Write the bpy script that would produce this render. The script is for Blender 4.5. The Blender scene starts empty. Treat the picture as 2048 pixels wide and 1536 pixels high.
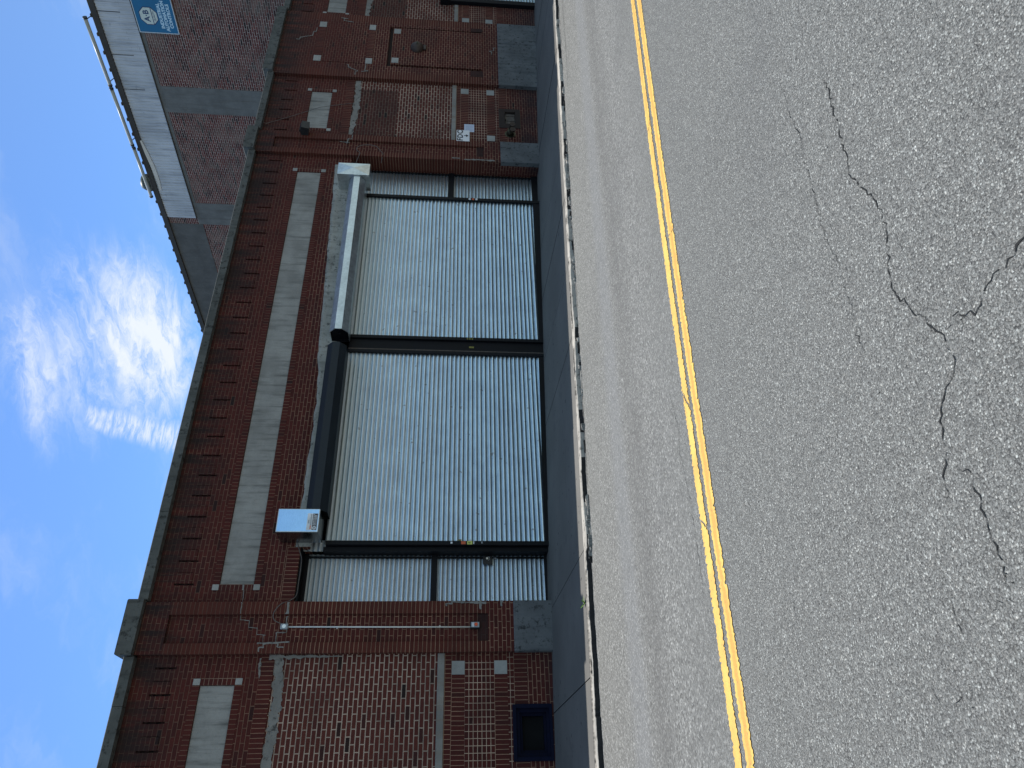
import bpy, bmesh, math, random
from mathutils import Vector, Matrix, noise as mnoise
random.seed(7)
C = bpy.context.scene.collection
R = math.radians

# ------------------------------------------------------------------ node helper
class NT:
    def __init__(s, tree): s.t = tree
    def n(s, typ, **kw):
        nd = s.t.nodes.new(typ)
        for k, v in kw.items():
            if k.startswith('i_'):
                key = k[2:]; key = int(key) if key.isdigit() else key.replace('_', ' ')
                s.put(nd.inputs[key], v)
            else: setattr(nd, k, v)
        return nd
    def put(s, sock, v):
        if isinstance(v, bpy.types.NodeSocket): s.t.links.new(v, sock)
        else:
            if isinstance(v, tuple) and len(v) == 3 and sock.type == 'RGBA': v = v + (1,)
            sock.default_value = v
    def m(s, op, a, b=0.0, c=0.0, clamp=False):
        nd = s.t.nodes.new('ShaderNodeMath'); nd.operation = op; nd.use_clamp = clamp
        s.put(nd.inputs[0], a); s.put(nd.inputs[1], b); s.put(nd.inputs[2], c)
        return nd.outputs[0]
    def mix(s, f, a, b, mode='MIX'):
        nd = s.t.nodes.new('ShaderNodeMix'); nd.data_type = 'RGBA'; nd.blend_type = mode
        s.put(nd.inputs['Factor'], f); s.put(nd.inputs[6], a); s.put(nd.inputs[7], b)
        return nd.outputs[2]
    def ramp(s, f, stops, interp='LINEAR'):
        nd = s.t.nodes.new('ShaderNodeValToRGB'); cr = nd.color_ramp; cr.interpolation = interp
        while len(cr.elements) < len(stops): cr.elements.new(0.5)
        for e, (p, c) in zip(cr.elements, stops):
            e.position = p
            e.color = (c, c, c, 1) if isinstance(c, (int, float)) else tuple(c) + (1,)
        s.put(nd.inputs[0], f); return nd.outputs[0]
    def smooth(s, v, lo, hi):
        nd = s.t.nodes.new('ShaderNodeMapRange'); nd.interpolation_type = 'SMOOTHSTEP'
        s.put(nd.inputs[0], v); s.put(nd.inputs[1], lo); s.put(nd.inputs[2], hi)
        return nd.outputs[0]
    def noise(s, vec, scale, detail=3, rough=.55, dist=0.0):
        nd = s.n('ShaderNodeTexNoise'); s.put(nd.inputs['Vector'], vec)
        nd.inputs['Scale'].default_value = scale; nd.inputs['Detail'].default_value = detail
        nd.inputs['Roughness'].default_value = rough; nd.inputs['Distortion'].default_value = dist
        return nd.outputs['Fac']
    def scale(s, vec, v):
        nd = s.n('ShaderNodeMapping'); s.put(nd.inputs['Vector'], vec); nd.inputs['Scale'].default_value = v
        return nd.outputs[0]
    def coord(s, k='Object'): return s.n('ShaderNodeTexCoord').outputs[k]
    def xyz(s, vec):
        nd = s.n('ShaderNodeSeparateXYZ'); s.put(nd.inputs[0], vec); return nd.outputs
    def bump(s, h, strength=.4, dist=.01, nrm=None):
        nd = s.n('ShaderNodeBump'); nd.inputs['Strength'].default_value = strength
        nd.inputs['Distance'].default_value = dist; s.put(nd.inputs['Height'], h)
        if nrm is not None: s.put(nd.inputs['Normal'], nrm)
        return nd.outputs[0]

def newmat(name):
    m = bpy.data.materials.new(name); m.use_nodes = True
    t = m.node_tree; b = t.nodes['Principled BSDF']
    return m, NT(t), b

def bsdf(h, b, color=None, rough=.8, metal=0.0, normal=None, spec=None):
    if color is not None: h.put(b.inputs['Base Color'], color)
    h.put(b.inputs['Roughness'], rough); h.put(b.inputs['Metallic'], metal)
    if normal is not None: h.put(b.inputs['Normal'], normal)
    if spec is not None: b.inputs['Specular IOR Level'].default_value = spec

M = {}
def simple(name, col, rough=.7, metal=0.0, var=.25, nscale=6.0, bump=.0, stretch=(1, 1, 1), spec=None):
    m, h, b = newmat(name)
    co = h.scale(h.coord(), stretch)
    n1 = h.noise(co, nscale, 4, .6); n2 = h.noise(co, nscale * 7, 3, .6)
    f = h.m('MULTIPLY_ADD', n1, .65, h.m('MULTIPLY', n2, .35))
    lo = tuple(c * (1 - var) for c in col); hi = tuple(min(1, c * (1 + var)) for c in col)
    colr = h.ramp(f, [(.3, lo), (.7, hi)])
    bsdf(h, b, colr, h.m('MULTIPLY_ADD', n1, .2, rough - .1), metal, h.bump(n2, bump, .004) if bump else None, spec)
    M[name] = m; return m

# ------------------------------------------------------------------ materials
def brick_mat(name, bw, rh, off, mort, ramp, mcol, dirt_reflect=True, sootz=None, smear=None, smearcol=(.2, .2, .2)):
    m, h, b = newmat(name)
    uv = h.coord('UV'); ob = h.coord('Object')
    wob = h.n('ShaderNodeTexNoise'); h.put(wob.inputs['Vector'], ob); wob.inputs['Scale'].default_value = 9
    wobv = h.n('ShaderNodeVectorMath', operation='MULTIPLY_ADD')
    h.put(wobv.inputs[0], wob.outputs['Color']); wobv.inputs[1].default_value = (.006, .006, 0); h.put(wobv.inputs[2], uv)
    br = h.n('ShaderNodeTexBrick'); br.offset = off; br.offset_frequency = 2; br.squash = 1
    h.put(br.inputs['Vector'], wobv.outputs[0])
    for k, v in (('Color1', (0, 0, 0)), ('Color2', (1, 1, 1)), ('Mortar', (.5, .5, .5)), ('Scale', 1.0), ('Mortar Size', mort),
                 ('Mortar Smooth', .15), ('Bias', 0.0), ('Brick Width', bw), ('Row Height', rh)): h.put(br.inputs[k], v)
    rnd = br.outputs['Color']; fac = br.outputs['Fac']
    fine = h.noise(ob, 45, 4, .65); big = h.noise(ob, .9, 4, .6)
    col = h.ramp(rnd, ramp)
    col = h.mix(h.m('MULTIPLY', h.smooth(fine, .45, .8), .45), col, (ramp[0][1][0] * .45, ramp[0][1][1] * .5, ramp[0][1][2] * .6))
    mvar = h.mix(h.smooth(h.noise(ob, 2.3, 3), .35, .7), mcol, tuple(c * .5 for c in mcol))
    if sootz: mvar = h.mix(h.m('MULTIPLY', h.smooth(h.xyz(ob)[2], 3.9, 5.0), .62), mvar, (.075, .028, .020))
    col = h.mix(fac, col, mvar)
    if smear:
        col = h.mix(h.m('MULTIPLY', h.smooth(h.noise(ob, 1.1, 6, .68), smear[0], smear[1]), smear[2]), col, smearcol)
    if dirt_reflect:
        z = h.xyz(ob)[2]
        streak = h.noise(h.scale(ob, (5, 5, .5)), 1.2, 4, .6)
        d = h.m('MULTIPLY', h.smooth(big, .42, .75), .28)
        col = h.mix(d, col, (.018, .014, .014), 'MIX')
        if sootz:
            s = h.m('MULTIPLY', h.smooth(z, sootz[0], sootz[1]), h.smooth(streak, .3, .62))
            col = h.mix(h.m('MULTIPLY', s, .82), col, (.014, .013, .013))
            low = h.m('MULTIPLY', h.smooth(z, .25, -.35), h.smooth(big, .25, .6))
            col = h.mix(h.m('MULTIPLY', low, .75), col, (.012, .014, .02))
    hgt = h.m('SUBTRACT', h.m('MULTIPLY', fine, .25), fac)
    bsdf(h, b, col, .85, 0, h.bump(hgt, .6, .006), .3)
    M[name] = m

RED = [(.0, (.058, .0120, .0090)), (.2, (.080, .0155, .0112)), (.6, (.093, .0180, .0130)), (.95, (.070, .0140, .011)), (.99, (.045, .012, .010)), (1, (.02, .010, .009))]
TAN = (.40, .235, .155)
brick_mat('brick_run', .203, .0677, .5, .0048, RED, TAN, sootz=(5.5, 6.3))
brick_mat('brick_soldier', .0677, .215, 0, .0048, RED, TAN, sootz=(5.5, 6.3))
brick_mat('brick_stack', .1, .0677, 0, .005, RED, (.62, .44, .32), sootz=(5.5, 6.3))
brick_mat('brick_strip', 6.0, .0677, 0, .005, [(0, (.078, .018, .0115)), (1, (.108, .025, .016))], (.36, .22, .145), sootz=(5.6, 6.4))
RED2 = [(0, (.092, .022, .016)), (.5, (.118, .029, .020)), (.93, (.095, .023, .018)), (.97, (.06, .017, .014)), (1, (.012, .010, .009))]
brick_mat('brick_infill', .212, .073, .5, .0082, RED2, (.50, .385, .30), dirt_reflect=True)
brick_mat('brick_dull', .212, .073, .5, .0065, [(0, (.06, .018, .014)), (.9, (.085, .024, .018)), (.96, (.02, .012, .010)), (1, (.012, .010, .009))], (.20, .14, .105), dirt_reflect=True)
brick_mat('brick_stain', .203, .0677, .5, .003, [(0, (.032, .013, .011)), (1, (.050, .018, .015))], (.07, .045, .038), dirt_reflect=False)
brick_mat('brick_dark', .203, .0677, .5, .003, [(0, (.018, .012, .012)), (1, (.032, .018, .017))], (.035, .028, .026), dirt_reflect=False)
REDB = [(0, (.055, .017, .016)), (.4, (.125, .035, .030)), (.75, (.17, .052, .042)), (.9, (.05, .02, .02)), (1, (.02, .014, .014))]
brick_mat('brick_back', .215, .0705, .5, .0072, REDB, (.52, .44, .38), dirt_reflect=False, smear=(.42, .68, .52), smearcol=(.23, .18, .145))

def concrete(name, col, stain=(.05, .05, .048), streaks=True, spots=0.0, rough=.85, amt=.6):
    m, h, b = newmat(name)
    ob = h.coord()
    n1 = h.noise(ob, 1.7, 6, .62); n2 = h.noise(ob, 38, 4, .7)
    st = h.noise(h.scale(ob, (7, 7, .7)), 1.4, 5, .62)
    c = h.mix(h.smooth(n1, .3, .7), tuple(x * .78 for x in col), tuple(x * 1.15 for x in col))
    if streaks: c = h.mix(h.m('MULTIPLY', h.smooth(st, .46, .78), amt), c, stain)
    c = h.mix(h.m('MULTIPLY', h.smooth(n2, .5, .8), .35), c, tuple(x * .45 for x in col))
    if spots: c = h.mix(h.smooth(h.noise(ob, 9, 5, .7), .52, .66), c, tuple(x * .32 for x in col))
    bsdf(h, b, c, rough, 0, h.bump(h.m('ADD', n2, h.m('MULTIPLY', n1, .5)), .5, .006), .3)
    M[name] = m
concrete('concrete_panel', (.31, .305, .285), (.075, .075, .07), amt=.85)
concrete('stone_coping', (.11, .115, .108), (.03, .032, .03), spots=1)
concrete('corner_stone', (.34, .34, .32), (.2, .2, .19), streaks=False)
concrete('granite', (.14, .145, .15), (.05, .06, .07), spots=1, streaks=True)
concrete('rough_parge', (.36, .35, .31), (.12, .12, .10), spots=1)
concrete('mortar', (.25, .24, .22), (.12, .12, .11), streaks=False, spots=1)
concrete('sill_stone', (.26, .25, .23), (.22, .12, .05), amt=.55)
concrete('stucco', (.125, .122, .112), (.08, .078, .075), amt=.5)
concrete('stucco_band', (.17, .17, .158), (.10, .09, .075), amt=.6)
simple('curb_face_shade', (.022, .022, .022), .95, var=.5, nscale=14)  # shade of the kerb's front face painted in as near-black
concrete('curb_stone', (.46, .43, .38), (.2, .18, .16), streaks=False, spots=1)

# sidewalk concrete
m, h, b = newmat('sidewalk'); ob = h.coord()
n1 = h.noise(ob, .8, 5, .6); n2 = h.noise(ob, 60, 3, .7); n3 = h.noise(h.scale(ob, (1, 6, 1)), 2.5, 4, .6)
c = h.mix(h.smooth(n1, .3, .7), (.145, .138, .125), (.185, .176, .160))
c = h.mix(h.m('MULTIPLY', h.smooth(n3, .5, .8), .3), c, (.09, .095, .1))
c = h.mix(h.m('MULTIPLY', h.smooth(n2, .5, .75), .25), c, (.09, .09, .095))
c = h.mix(h.m('MULTIPLY', h.smooth(h.noise(ob, 3.3, 5, .7), .58, .68), .4), c, (.085, .085, .082))
c = h.mix(h.smooth(h.noise(ob, 11, 1, .3), .76, .78), c, (.04, .04, .04))
bsdf(h, b, c, .85, 0, h.bump(n2, .35, .003), .3); M['sidewalk'] = m

# asphalt with exposed aggregate
m, h, b = newmat('asphalt'); ob = h.coord(); X, Y, Z = h.xyz(ob)
wob = h.n('ShaderNodeTexNoise'); h.put(wob.inputs['Vector'], ob); wob.inputs['Scale'].default_value = 90
wv = h.n('ShaderNodeVectorMath', operation='MULTIPLY_ADD'); h.put(wv.inputs[0], wob.outputs['Color']); wv.inputs[1].default_value = (.010, .010, 0); h.put(wv.inputs[2], ob)
def vor(sc):
    v = h.n('ShaderNodeTexVoronoi'); v.voronoi_dimensions = '2D'; h.put(v.inputs['Vector'], wv.outputs[0]); v.inputs['Scale'].default_value = sc
    return v
va = vor(142); vb = vor(290); vc = vor(52)
ra = h.xyz(va.outputs['Color'])[0]; rb = h.xyz(vb.outputs['Color'])[1]; rc = h.xyz(vc.outputs['Color'])[2]
far = h.smooth(h.m('ADD', Y, h.m('MULTIPLY', h.noise(ob, 1.2, 3), .8)), 4.4, 6.2)
near_c = h.ramp(ra, [(0, .025), (.12, .075), (.5, .155), (.78, .205), (.91, .30), (1, .66)])
near_t = h.mix(1.0, near_c, h.ramp(h.xyz(va.outputs['Color'])[1], [(0, (1.02, 1.0, .95)), (.5, (.95, 1.0, .99)), (1, (.98, 1.01, 1.0))]), 'MULTIPLY')
fine = h.ramp(rb, [(0, .03), (.4, .12), (.8, .22), (1, .66)])
chunk = h.ramp(rc, [(0, .12), (.8, .15), (.93, .24), (1, .34)])
na = h.mix(.36, near_t, fine)
na = h.mix(h.m('MULTIPLY', h.m('LESS_THAN', va.outputs['Distance'], .55), .14), na, chunk)
# dark binder between the stones
na = h.mix(h.m('MULTIPLY', h.smooth(va.outputs['Distance'], .42, .80), .72), na, (.030, .030, .029))
vd = vor(70); vd2 = vor(36)
fcol = h.ramp(h.xyz(vd.outputs['Color'])[0], [(0, .02), (.2, .10), (.55, .18), (.85, .25), (1, .58)])
fcol = h.mix(.30, fcol, h.ramp(h.xyz(vd2.outputs['Color'])[1], [(0, .10), (.5, .18), (1, .28)]))
fa = h.mix(.06, h.mix(.15, fcol, na), (.185, .185, .178))
fa = h.mix(1.0, fa, (1.08, 1.075, 1.0), 'MULTIPLY')
# wheel paths and gutter tint of the far lane
wp = h.noise(h.scale(ob, (.35, 3.2, 1)), 1.9, 5, .65)
path = h.m('MULTIPLY', h.smooth(h.m('ABSOLUTE', h.m('SUBTRACT', Y, 6.3)), .6, .05), .42)
fa = h.mix(h.m('MULTIPLY', path, h.smooth(wp, .2, .6)), fa, (.10, .098, .092))
pb = h.m('MULTIPLY', h.smooth(h.m('ABSOLUTE', h.m('SUBTRACT', Y, 7.1)), .5, .1), .35)
fa = h.mix(pb, fa, (.215, .222, .228))
na = h.mix(1.0, na, (1.10, 1.09, 1.01), 'MULTIPLY')
pit = h.smooth(h.noise(h.scale(ob, (26, 70, 1)), 1.0, 3, .6, .4), .60, .70)
na = h.mix(h.m('MULTIPLY', pit, .75), na, (.022, .022, .022))
col = h.mix(far, na, fa)
bigv = h.noise(ob, .55, 5, .6)
col = h.mix(h.m('MULTIPLY', h.smooth(bigv, .5, .8), .28), col, (.10, .10, .098))
col = h.mix(h.m('MULTIPLY', h.smooth(h.noise(h.scale(ob, (1, 2.5, 1)), 5, 5, .65), .55, .8), .22), col, (.075, .075, .073))
hg = h.m('ADD', h.m('MULTIPLY', va.outputs['Distance'], -1.0), h.m('MULTIPLY', ra, .7))
bsdf(h, b, col, h.m('MULTIPLY_ADD', rb, .3, .55), 0, h.bump(hg, .55, .006), .4)
M['asphalt'] = m
simple('crack', (.018, .018, .017), .95, var=.4, nscale=30)
simple('ground_lot', (.16, .155, .14), .95, var=.3, nscale=.7, bump=.3)

# yellow road paint, worn
m, h, b = newmat('yellow_paint'); ob = h.coord()
n1 = h.noise(ob, 5, 5, .65); n2 = h.noise(ob, 90, 3, .7)
c = h.mix(h.smooth(n1, .35, .7), (.78, .53, .13), (.74, .43, .11))
vv = h.xyz(h.coord('UV'))[1]
band = h.m('MULTIPLY', h.smooth(h.m('ABSOLUTE', h.m('SUBTRACT', vv, h.m('MULTIPLY_ADD', n1, .5, .25))), .34, .12), .8)
c = h.mix(h.m('MULTIPLY', band, h.smooth(h.xyz(ob)[1], 4.60, 4.50)), c, (.66, .33, .08))
c = h.mix(h.m('MULTIPLY', h.smooth(n2, .54, .72), .55), c, (.62, .45, .16))
c = h.mix(h.m('MULTIPLY', h.smooth(h.noise(ob, 48, 5, .8), .57, .68), .8), c, (.15, .14, .12))
bsdf(h, b, c, .7, 0, h.bump(n2, .5, .004), .3); M['yellow_paint'] = m

def metal(name, col, rough, var=.2, stretch=(1, 1, 6), dirt_reflect=None, bmp=.02):
    m, h, b = newmat(name); ob = h.coord()
    n1 = h.noise(ob, 2.2, 5, .62); n2 = h.noise(h.scale(ob, stretch), 14, 4, .6); n3 = h.noise(ob, 60, 3, .7)
    f = h.m('MULTIPLY_ADD', n1, .5, h.m('MULTIPLY', n2, .5))
    c = h.ramp(f, [(.32, tuple(x * (1 - var) for x in col)), (.68, tuple(min(1, x * (1 + var)) for x in col))])
    r = h.m('MULTIPLY_ADD', n2, .22, rough - .1); mt = 1.0
    if dirt_reflect:
        z = h.xyz(ob)[2]
        d = h.m('MULTIPLY', h.smooth(h.m('ADD', z, h.m('MULTIPLY', n1, .5)), dirt_reflect[0], dirt_reflect[1]), dirt_reflect[2])  # browner towards the top: reflection of the sunlit road painted in
        spots = h.smooth(h.noise(h.scale(ob, (3.2, 1, 3.2)), 3.1, 2, .4), .70, .74)
        d = h.m('MAXIMUM', d, h.m('MULTIPLY', spots, .5))
        c = h.mix(d, c, (.13, .115, .085)); mt = h.m('SUBTRACT', 1.0, h.m('MULTIPLY', d, .75)); r = h.m('ADD', r, h.m('MULTIPLY', d, .3))
    bsdf(h, b, c, r, mt, h.bump(h.m('ADD', n3, h.m('MULTIPLY', n1, 2)), bmp, .004))
    M[name] = m
metal('slat_steel', (.68, .80, .88), .32, .18, (.6, 1, 5), (3.1, 4.4, .45), .004)  # blue of the reflected sky worked into the base colour
metal('slat_dull', (.62, .70, .74), .36, .18, (3, 1, 5), (3.4, 4.5, .4), .004)
metal('galvanised', (.60, .63, .64), .36, .28, (1, 1, 1))
metal('box_steel_shade', (.30, .31, .33), .22, .12, (1, 1, 8))  # box sides: darkened in colour for the dark brick they mirror
metal('sheet_steel_sky', (.40, .60, .86), .16, .10, (1, 1, 8))  # box front: sky reflection painted in as a blue base colour
metal('conduit_steel', (.75, .75, .73), .35, .1)
simple('conduit_white', (.74, .72, .68), .5, var=.1)
simple('black_paint', (.006, .0065, .009), .55, var=.5, nscale=5, bump=.15, spec=.2)
simple('hood_black', (.009, .014, .020), .45, var=.35, nscale=3, spec=.35)
simple('blue_paint', (.003, .0045, .020), .7, var=.4, nscale=6, bump=.2, spec=.15)
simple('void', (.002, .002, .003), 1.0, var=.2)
simple('rust', (.030, .018, .013), .85, var=.5, nscale=12, bump=.4)
simple('old_board', (.12, .10, .085), .85, var=.55, nscale=8, stretch=(1, 1, 7), bump=.3)
simple('bronze', (.045, .026, .018), .55, var=.4, nscale=14)
simple('brass_old', (.07, .065, .04), .5, .6, var=.4, nscale=18)
simple('sign_white', (.82, .82, .84), .45, var=.06, nscale=4)
simple('sign_black', (.012, .012, .025), .5)
simple('notice_paper', (.60, .66, .80), .6, var=.08, nscale=9)
simple('notice_ink', (.22, .28, .42), .6)
simple('sign_blue', (.003, .135, .28), .5, var=.12, nscale=2)
simple('sign_cream', (.60, .66, .58), .5, var=.12, nscale=7)
simple('sign_navy', (.02, .05, .13), .5)
simple('sign_letter', (.50, .70, .80), .5, var=.1)
simple('sign_edge', (.62, .68, .70), .5, var=.15)
simple('plastic_grey', (.33, .37, .40), .5, var=.1)
simple('plastic_black', (.012, .012, .014), .45)
simple('orange_red', (.75, .10, .03), .5)
simple('sticker_orange', (.62, .12, .04), .55)
simple('sticker_yellow', (.62, .66, .16), .55)
simple('sticker_white', (.75, .78, .80), .55)
simple('sticker_olive', (.22, .20, .04), .6)
simple('lamp_dark', (.022, .024, .026), .5)
simple('cable_grey', (.13, .115, .105), .6)
simple('roof_trim', (.055, .050, .043), .8, var=.35, nscale=4, bump=.2)
simple('roof_membrane', (.10, .10, .10), .9, var=.3, nscale=1)
simple('fixture_white', (.40, .41, .36), .4, var=.12, nscale=6)
simple('vent_green', (.075, .10, .085), .5, var=.3)
simple('cloth_white', (.74, .74, .70), .8, var=.1, nscale=3)
simple('weed_green', (.16, .34, .03), .6, var=.3, nscale=20)
# white painted vertical siding with grime
m, h, b = newmat('siding_white'); ob = h.coord()
st = h.noise(h.scale(ob, (3.2, 3.2, .35)), 2.4, 5, .65); blot = h.noise(h.scale(ob, (1.0, 1, 3.0)), 3.0, 5, .7); n1 = h.noise(ob, .8, 4)
c = h.mix(h.smooth(n1, .3, .7), (.48, .50, .52), (.62, .64, .66))
c = h.mix(h.m('MULTIPLY', h.smooth(st, .46, .74), .55), c, (.16, .175, .21))
c = h.mix(h.m('MULTIPLY', h.smooth(blot, .62, .72), .55), c, (.10, .115, .14))
bsdf(h, b, c, .55, 0, None, .4); M['siding_white'] = m

# ------------------------------------------------------------------ mesh helpers
class MB:
    def __init__(s): s.bm = bmesh.new(); s.mats = []; s.uv = s.bm.loops.layers.uv.new('UVMap')
    def mi(s, name):
        if name not in s.mats: s.mats.append(name)
        return s.mats.index(name)
    def face(s, pts, mat, uvs=None, smooth=False):
        vs = [s.bm.verts.new(p) for p in pts]
        try: f = s.bm.faces.new(vs)
        except ValueError: return None
        f.material_index = s.mi(mat); f.smooth = smooth
        for i, l in enumerate(f.loops):
            l[s.uv].uv = uvs[i] if uvs else (pts[i][0] + pts[i][1], pts[i][2])
        return f
    def box(s, x0, x1, y0, y1, z0, z1, mat, bev=0.0):
        if bev <= 0:
            p = [(x, y, z) for z in (z0, z1) for y in (y0, y1) for x in (x0, x1)]
            for q in ((0, 2, 3, 1), (4, 5, 7, 6), (0, 1, 5, 4), (2, 6, 7, 3), (0, 4, 6, 2), (1, 3, 7, 5)):
                s.face([p[i] for i in q], mat)
            return
        t = bmesh.new(); bmesh.ops.create_cube(t, size=1)
        for v in t.verts: v.co = ((x0 + x1) / 2 + v.co.x * (x1 - x0), (y0 + y1) / 2 + v.co.y * (y1 - y0), (z0 + z1) / 2 + v.co.z * (z1 - z0))
        bmesh.ops.bevel(t, geom=list(t.edges), offset=bev, segments=2, affect='EDGES', profile=.5)
        for f in t.faces: s.face([tuple(v.co) for v in f.verts], mat)
        t.free()
    def prism(s, prof, axis, a0, a1, mat, smooth=False, cap=True):
        # prof: list of 2D points; extruded along axis 'x','y' or 'z'
        def P(q, a): return {'x': (a, q[0], q[1]), 'y': (q[0], a, q[1]), 'z': (q[0], q[1], a)}[axis]
        n = len(prof)
        for i in range(n):
            j = (i + 1) % n
            s.face([P(prof[i], a0), P(prof[j], a0), P(prof[j], a1), P(prof[i], a1)], mat, smooth=smooth)
        if cap:
            s.face([P(q, a0) for q in reversed(prof)], mat); s.face([P(q, a1) for q in prof], mat)
    def tube(s, pts, r, mat, seg=8, cap=True):
        pts = [Vector(p) for p in pts]; rings = []
        for i, p in enumerate(pts):
            d = (pts[min(i + 1, len(pts) - 1)] - pts[max(i - 1, 0)]).normalized()
            u = d.orthogonal().normalized() if i == 0 else (u - d * u.dot(d)).normalized()
            v = d.cross(u); rr = r[i] if isinstance(r, (list, tuple)) else r
            rings.append([p + (u * math.cos(a) + v * math.sin(a)) * rr for a in [k * 2 * math.pi / seg for k in range(seg)]])
        for a, b in zip(rings, rings[1:]):
            for k in range(seg):
                s.face([a[k], a[(k + 1) % seg], b[(k + 1) % seg], b[k]], mat, smooth=True)
        if cap:
            s.face(list(reversed(rings[0])), mat); s.face(rings[-1], mat)
    def disc(s, c, r, axis, mat, seg=20):
        c = Vector(c); ax = Vector(axis).normalized(); u = ax.orthogonal().normalized(); v = ax.cross(u)
        s.face([c + (u * math.cos(t) + v * math.sin(t)) * r for t in [k * 2 * math.pi / seg for k in range(seg)]], mat)
    def ribbon(s, pts, w, y, mat, seed=0, step=.03, jag=.5):
        N = lambda t, k: mnoise.noise(Vector((t * 9, seed * 3.7, k))) + .6 * mnoise.noise(Vector((t * 27, seed * 1.3, k + 4)))
        acc = 0.0
        # jagged strip in the X-Z plane at depth y, along pts [(x,z)..] with width w (or list)
        rnd = random.Random(seed); out = []
        for i in range(len(pts) - 1):
            (x0, z0), (x1, z1) = pts[i], pts[i + 1]; L = math.hypot(x1 - x0, z1 - z0); n = max(1, int(L / step))
            for k in range(n + (i == len(pts) - 2)):
                t = k / n; ww = (w[i] * (1 - t) + w[i + 1] * t) if isinstance(w, list) else w
                nx, nz = -(z1 - z0) / L, (x1 - x0) / L; x = x0 + (x1 - x0) * t; z = z0 + (z1 - z0) * t
                acc += L / n; a = ww * max(.06, .5 + jag * .7 * N(acc, 0)); bb = ww * max(.06, .5 + jag * .7 * N(acc, 9))
                out.append(((x + nx * a, y, z + nz * a), (x - nx * bb, y, z - nz * bb)))
        for p, q in zip(out, out[1:]): s.face([p[0], p[1], q[1], q[0]], mat)
    def build(s, name, parent=None, merge=1e-5, recalc=True):
        if merge: bmesh.ops.remove_doubles(s.bm, verts=s.bm.verts, dist=merge)
        if recalc: bmesh.ops.recalc_face_normals(s.bm, faces=s.bm.faces)
        me = bpy.data.meshes.new(name); s.bm.to_mesh(me); s.bm.free()
        for k in s.mats: me.materials.append(M[k])
        o = bpy.data.objects.new(name, me); C.objects.link(o)
        if parent: o.parent = parent
        return o

def empty(name, loc=(0, 0, 0), rz=0):
    o = bpy.data.objects.new(name, None); C.objects.link(o); o.location = loc; o.rotation_euler = (0, 0, rz); o.empty_display_size = .2
    return o
def tag(o, label, cat, group=None, kind=None):
    if label: o['label'] = label
    if cat: o['category'] = cat
    if group: o['group'] = group
    if kind: o['kind'] = kind
    return o
def copy_tree(o, parent=None):
    c = o.copy(); C.objects.link(c)
    if parent: c.parent = parent
    for ch in list(o.children): copy_tree(ch, c)
    return c
def text_mesh(mb, body, size, mat, origin, right, up, align='CENTER', spacing=1.0, bold=0.0, xs=1.0):
    cu = bpy.data.curves.new('t', 'FONT'); cu.body = body; cu.size = size; cu.align_x = align; cu.align_y = 'CENTER'
    cu.space_character = spacing; cu.offset = bold; cu.resolution_u = 3
    ob = bpy.data.objects.new('t', cu); C.objects.link(ob); bpy.context.view_layer.update()
    me = bpy.data.meshes.new_from_object(ob.evaluated_get(bpy.context.evaluated_depsgraph_get()))
    o = Vector(origin); r = Vector(right); u = Vector(up)
    for p in me.polygons: mb.face([o + r * me.vertices[i].co.x * xs + u * me.vertices[i].co.y for i in p.vertices], mat)
    bpy.data.objects.remove(ob); bpy.data.curves.remove(cu); bpy.data.meshes.remove(me)

def relief(mb, rects, Y0, xr, zr):
    """Stepped wall: rects (x0,x1,z0,z1,depth,mat[,ux,uz]); later ones win. depth is outward (towards -Y); mat None = opening."""
    rd = lambda v: round(v, 4)
    xs = sorted({rd(min(max(v, xr[0]), xr[1])) for r in rects for v in r[:2]} | set(xr))
    zs = sorted({rd(min(max(v, zr[0]), zr[1])) for r in rects for v in r[2:4]} | set(zr))
    nx, nz = len(xs) - 1, len(zs) - 1
    g = [[None] * nz for _ in range(nx)]
    import bisect
    for r in rects:
        i0, i1 = bisect.bisect_left(xs, rd(max(r[0], xr[0]))), bisect.bisect_left(xs, rd(min(r[1], xr[1])))
        k0, k1 = bisect.bisect_left(zs, rd(max(r[2], zr[0]))), bisect.bisect_left(zs, rd(min(r[3], zr[1])))
        for i in range(i0, i1):
            for k in range(k0, k1): g[i][k] = r
    def uvo(r): return (r[6], r[7]) if len(r) > 6 else (0, 0)
    for i in range(nx):
        for k in range(nz):
            r = g[i][k]
            if r is None: continue
            x0, x1, z0, z1 = xs[i], xs[i + 1], zs[k], zs[k + 1]; y = Y0 - r[4]; ux, uz = uvo(r)
            if r[5]: mb.face([(x0, y, z0), (x1, y, z0), (x1, y, z1), (x0, y, z1)], r[5], [(x0 - ux, z0 - uz), (x1 - ux, z0 - uz), (x1 - ux, z1 - uz), (x0 - ux, z1 - uz)])
            if i + 1 < nx and g[i + 1][k] and abs(g[i + 1][k][4] - r[4]) > 1e-6:
                s = g[i + 1][k]; ya, yb = y, Y0 - s[4]; src = r if r[4] > s[4] else s; mt = src[5]
                if mt:
                    _, uz2 = uvo(src); mt2 = 'brick_run' if mt == 'brick_soldier' else mt
                    mb.face([(x1, ya, z0), (x1, yb, z0), (x1, yb, z1), (x1, ya, z1)], mt2, [(ya, z0 - uz2), (yb, z0 - uz2), (yb, z1 - uz2), (ya, z1 - uz2)])
            if k + 1 < nz and g[i][k + 1] and abs(g[i][k + 1][4] - r[4]) > 1e-6:
                s = g[i][k + 1]; ya, yb = y, Y0 - s[4]; mt = (r if r[4] > s[4] else s)[5]
                if mt: mb.face([(x0, ya, z1), (x1, ya, z1), (x1, yb, z1), (x0, yb, z1)], mt, [(x0, ya), (x1, ya), (x1, yb), (x0, yb)])

SL = -.028                                   # the street falls to the right
def gz(x): return SL * x

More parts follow.
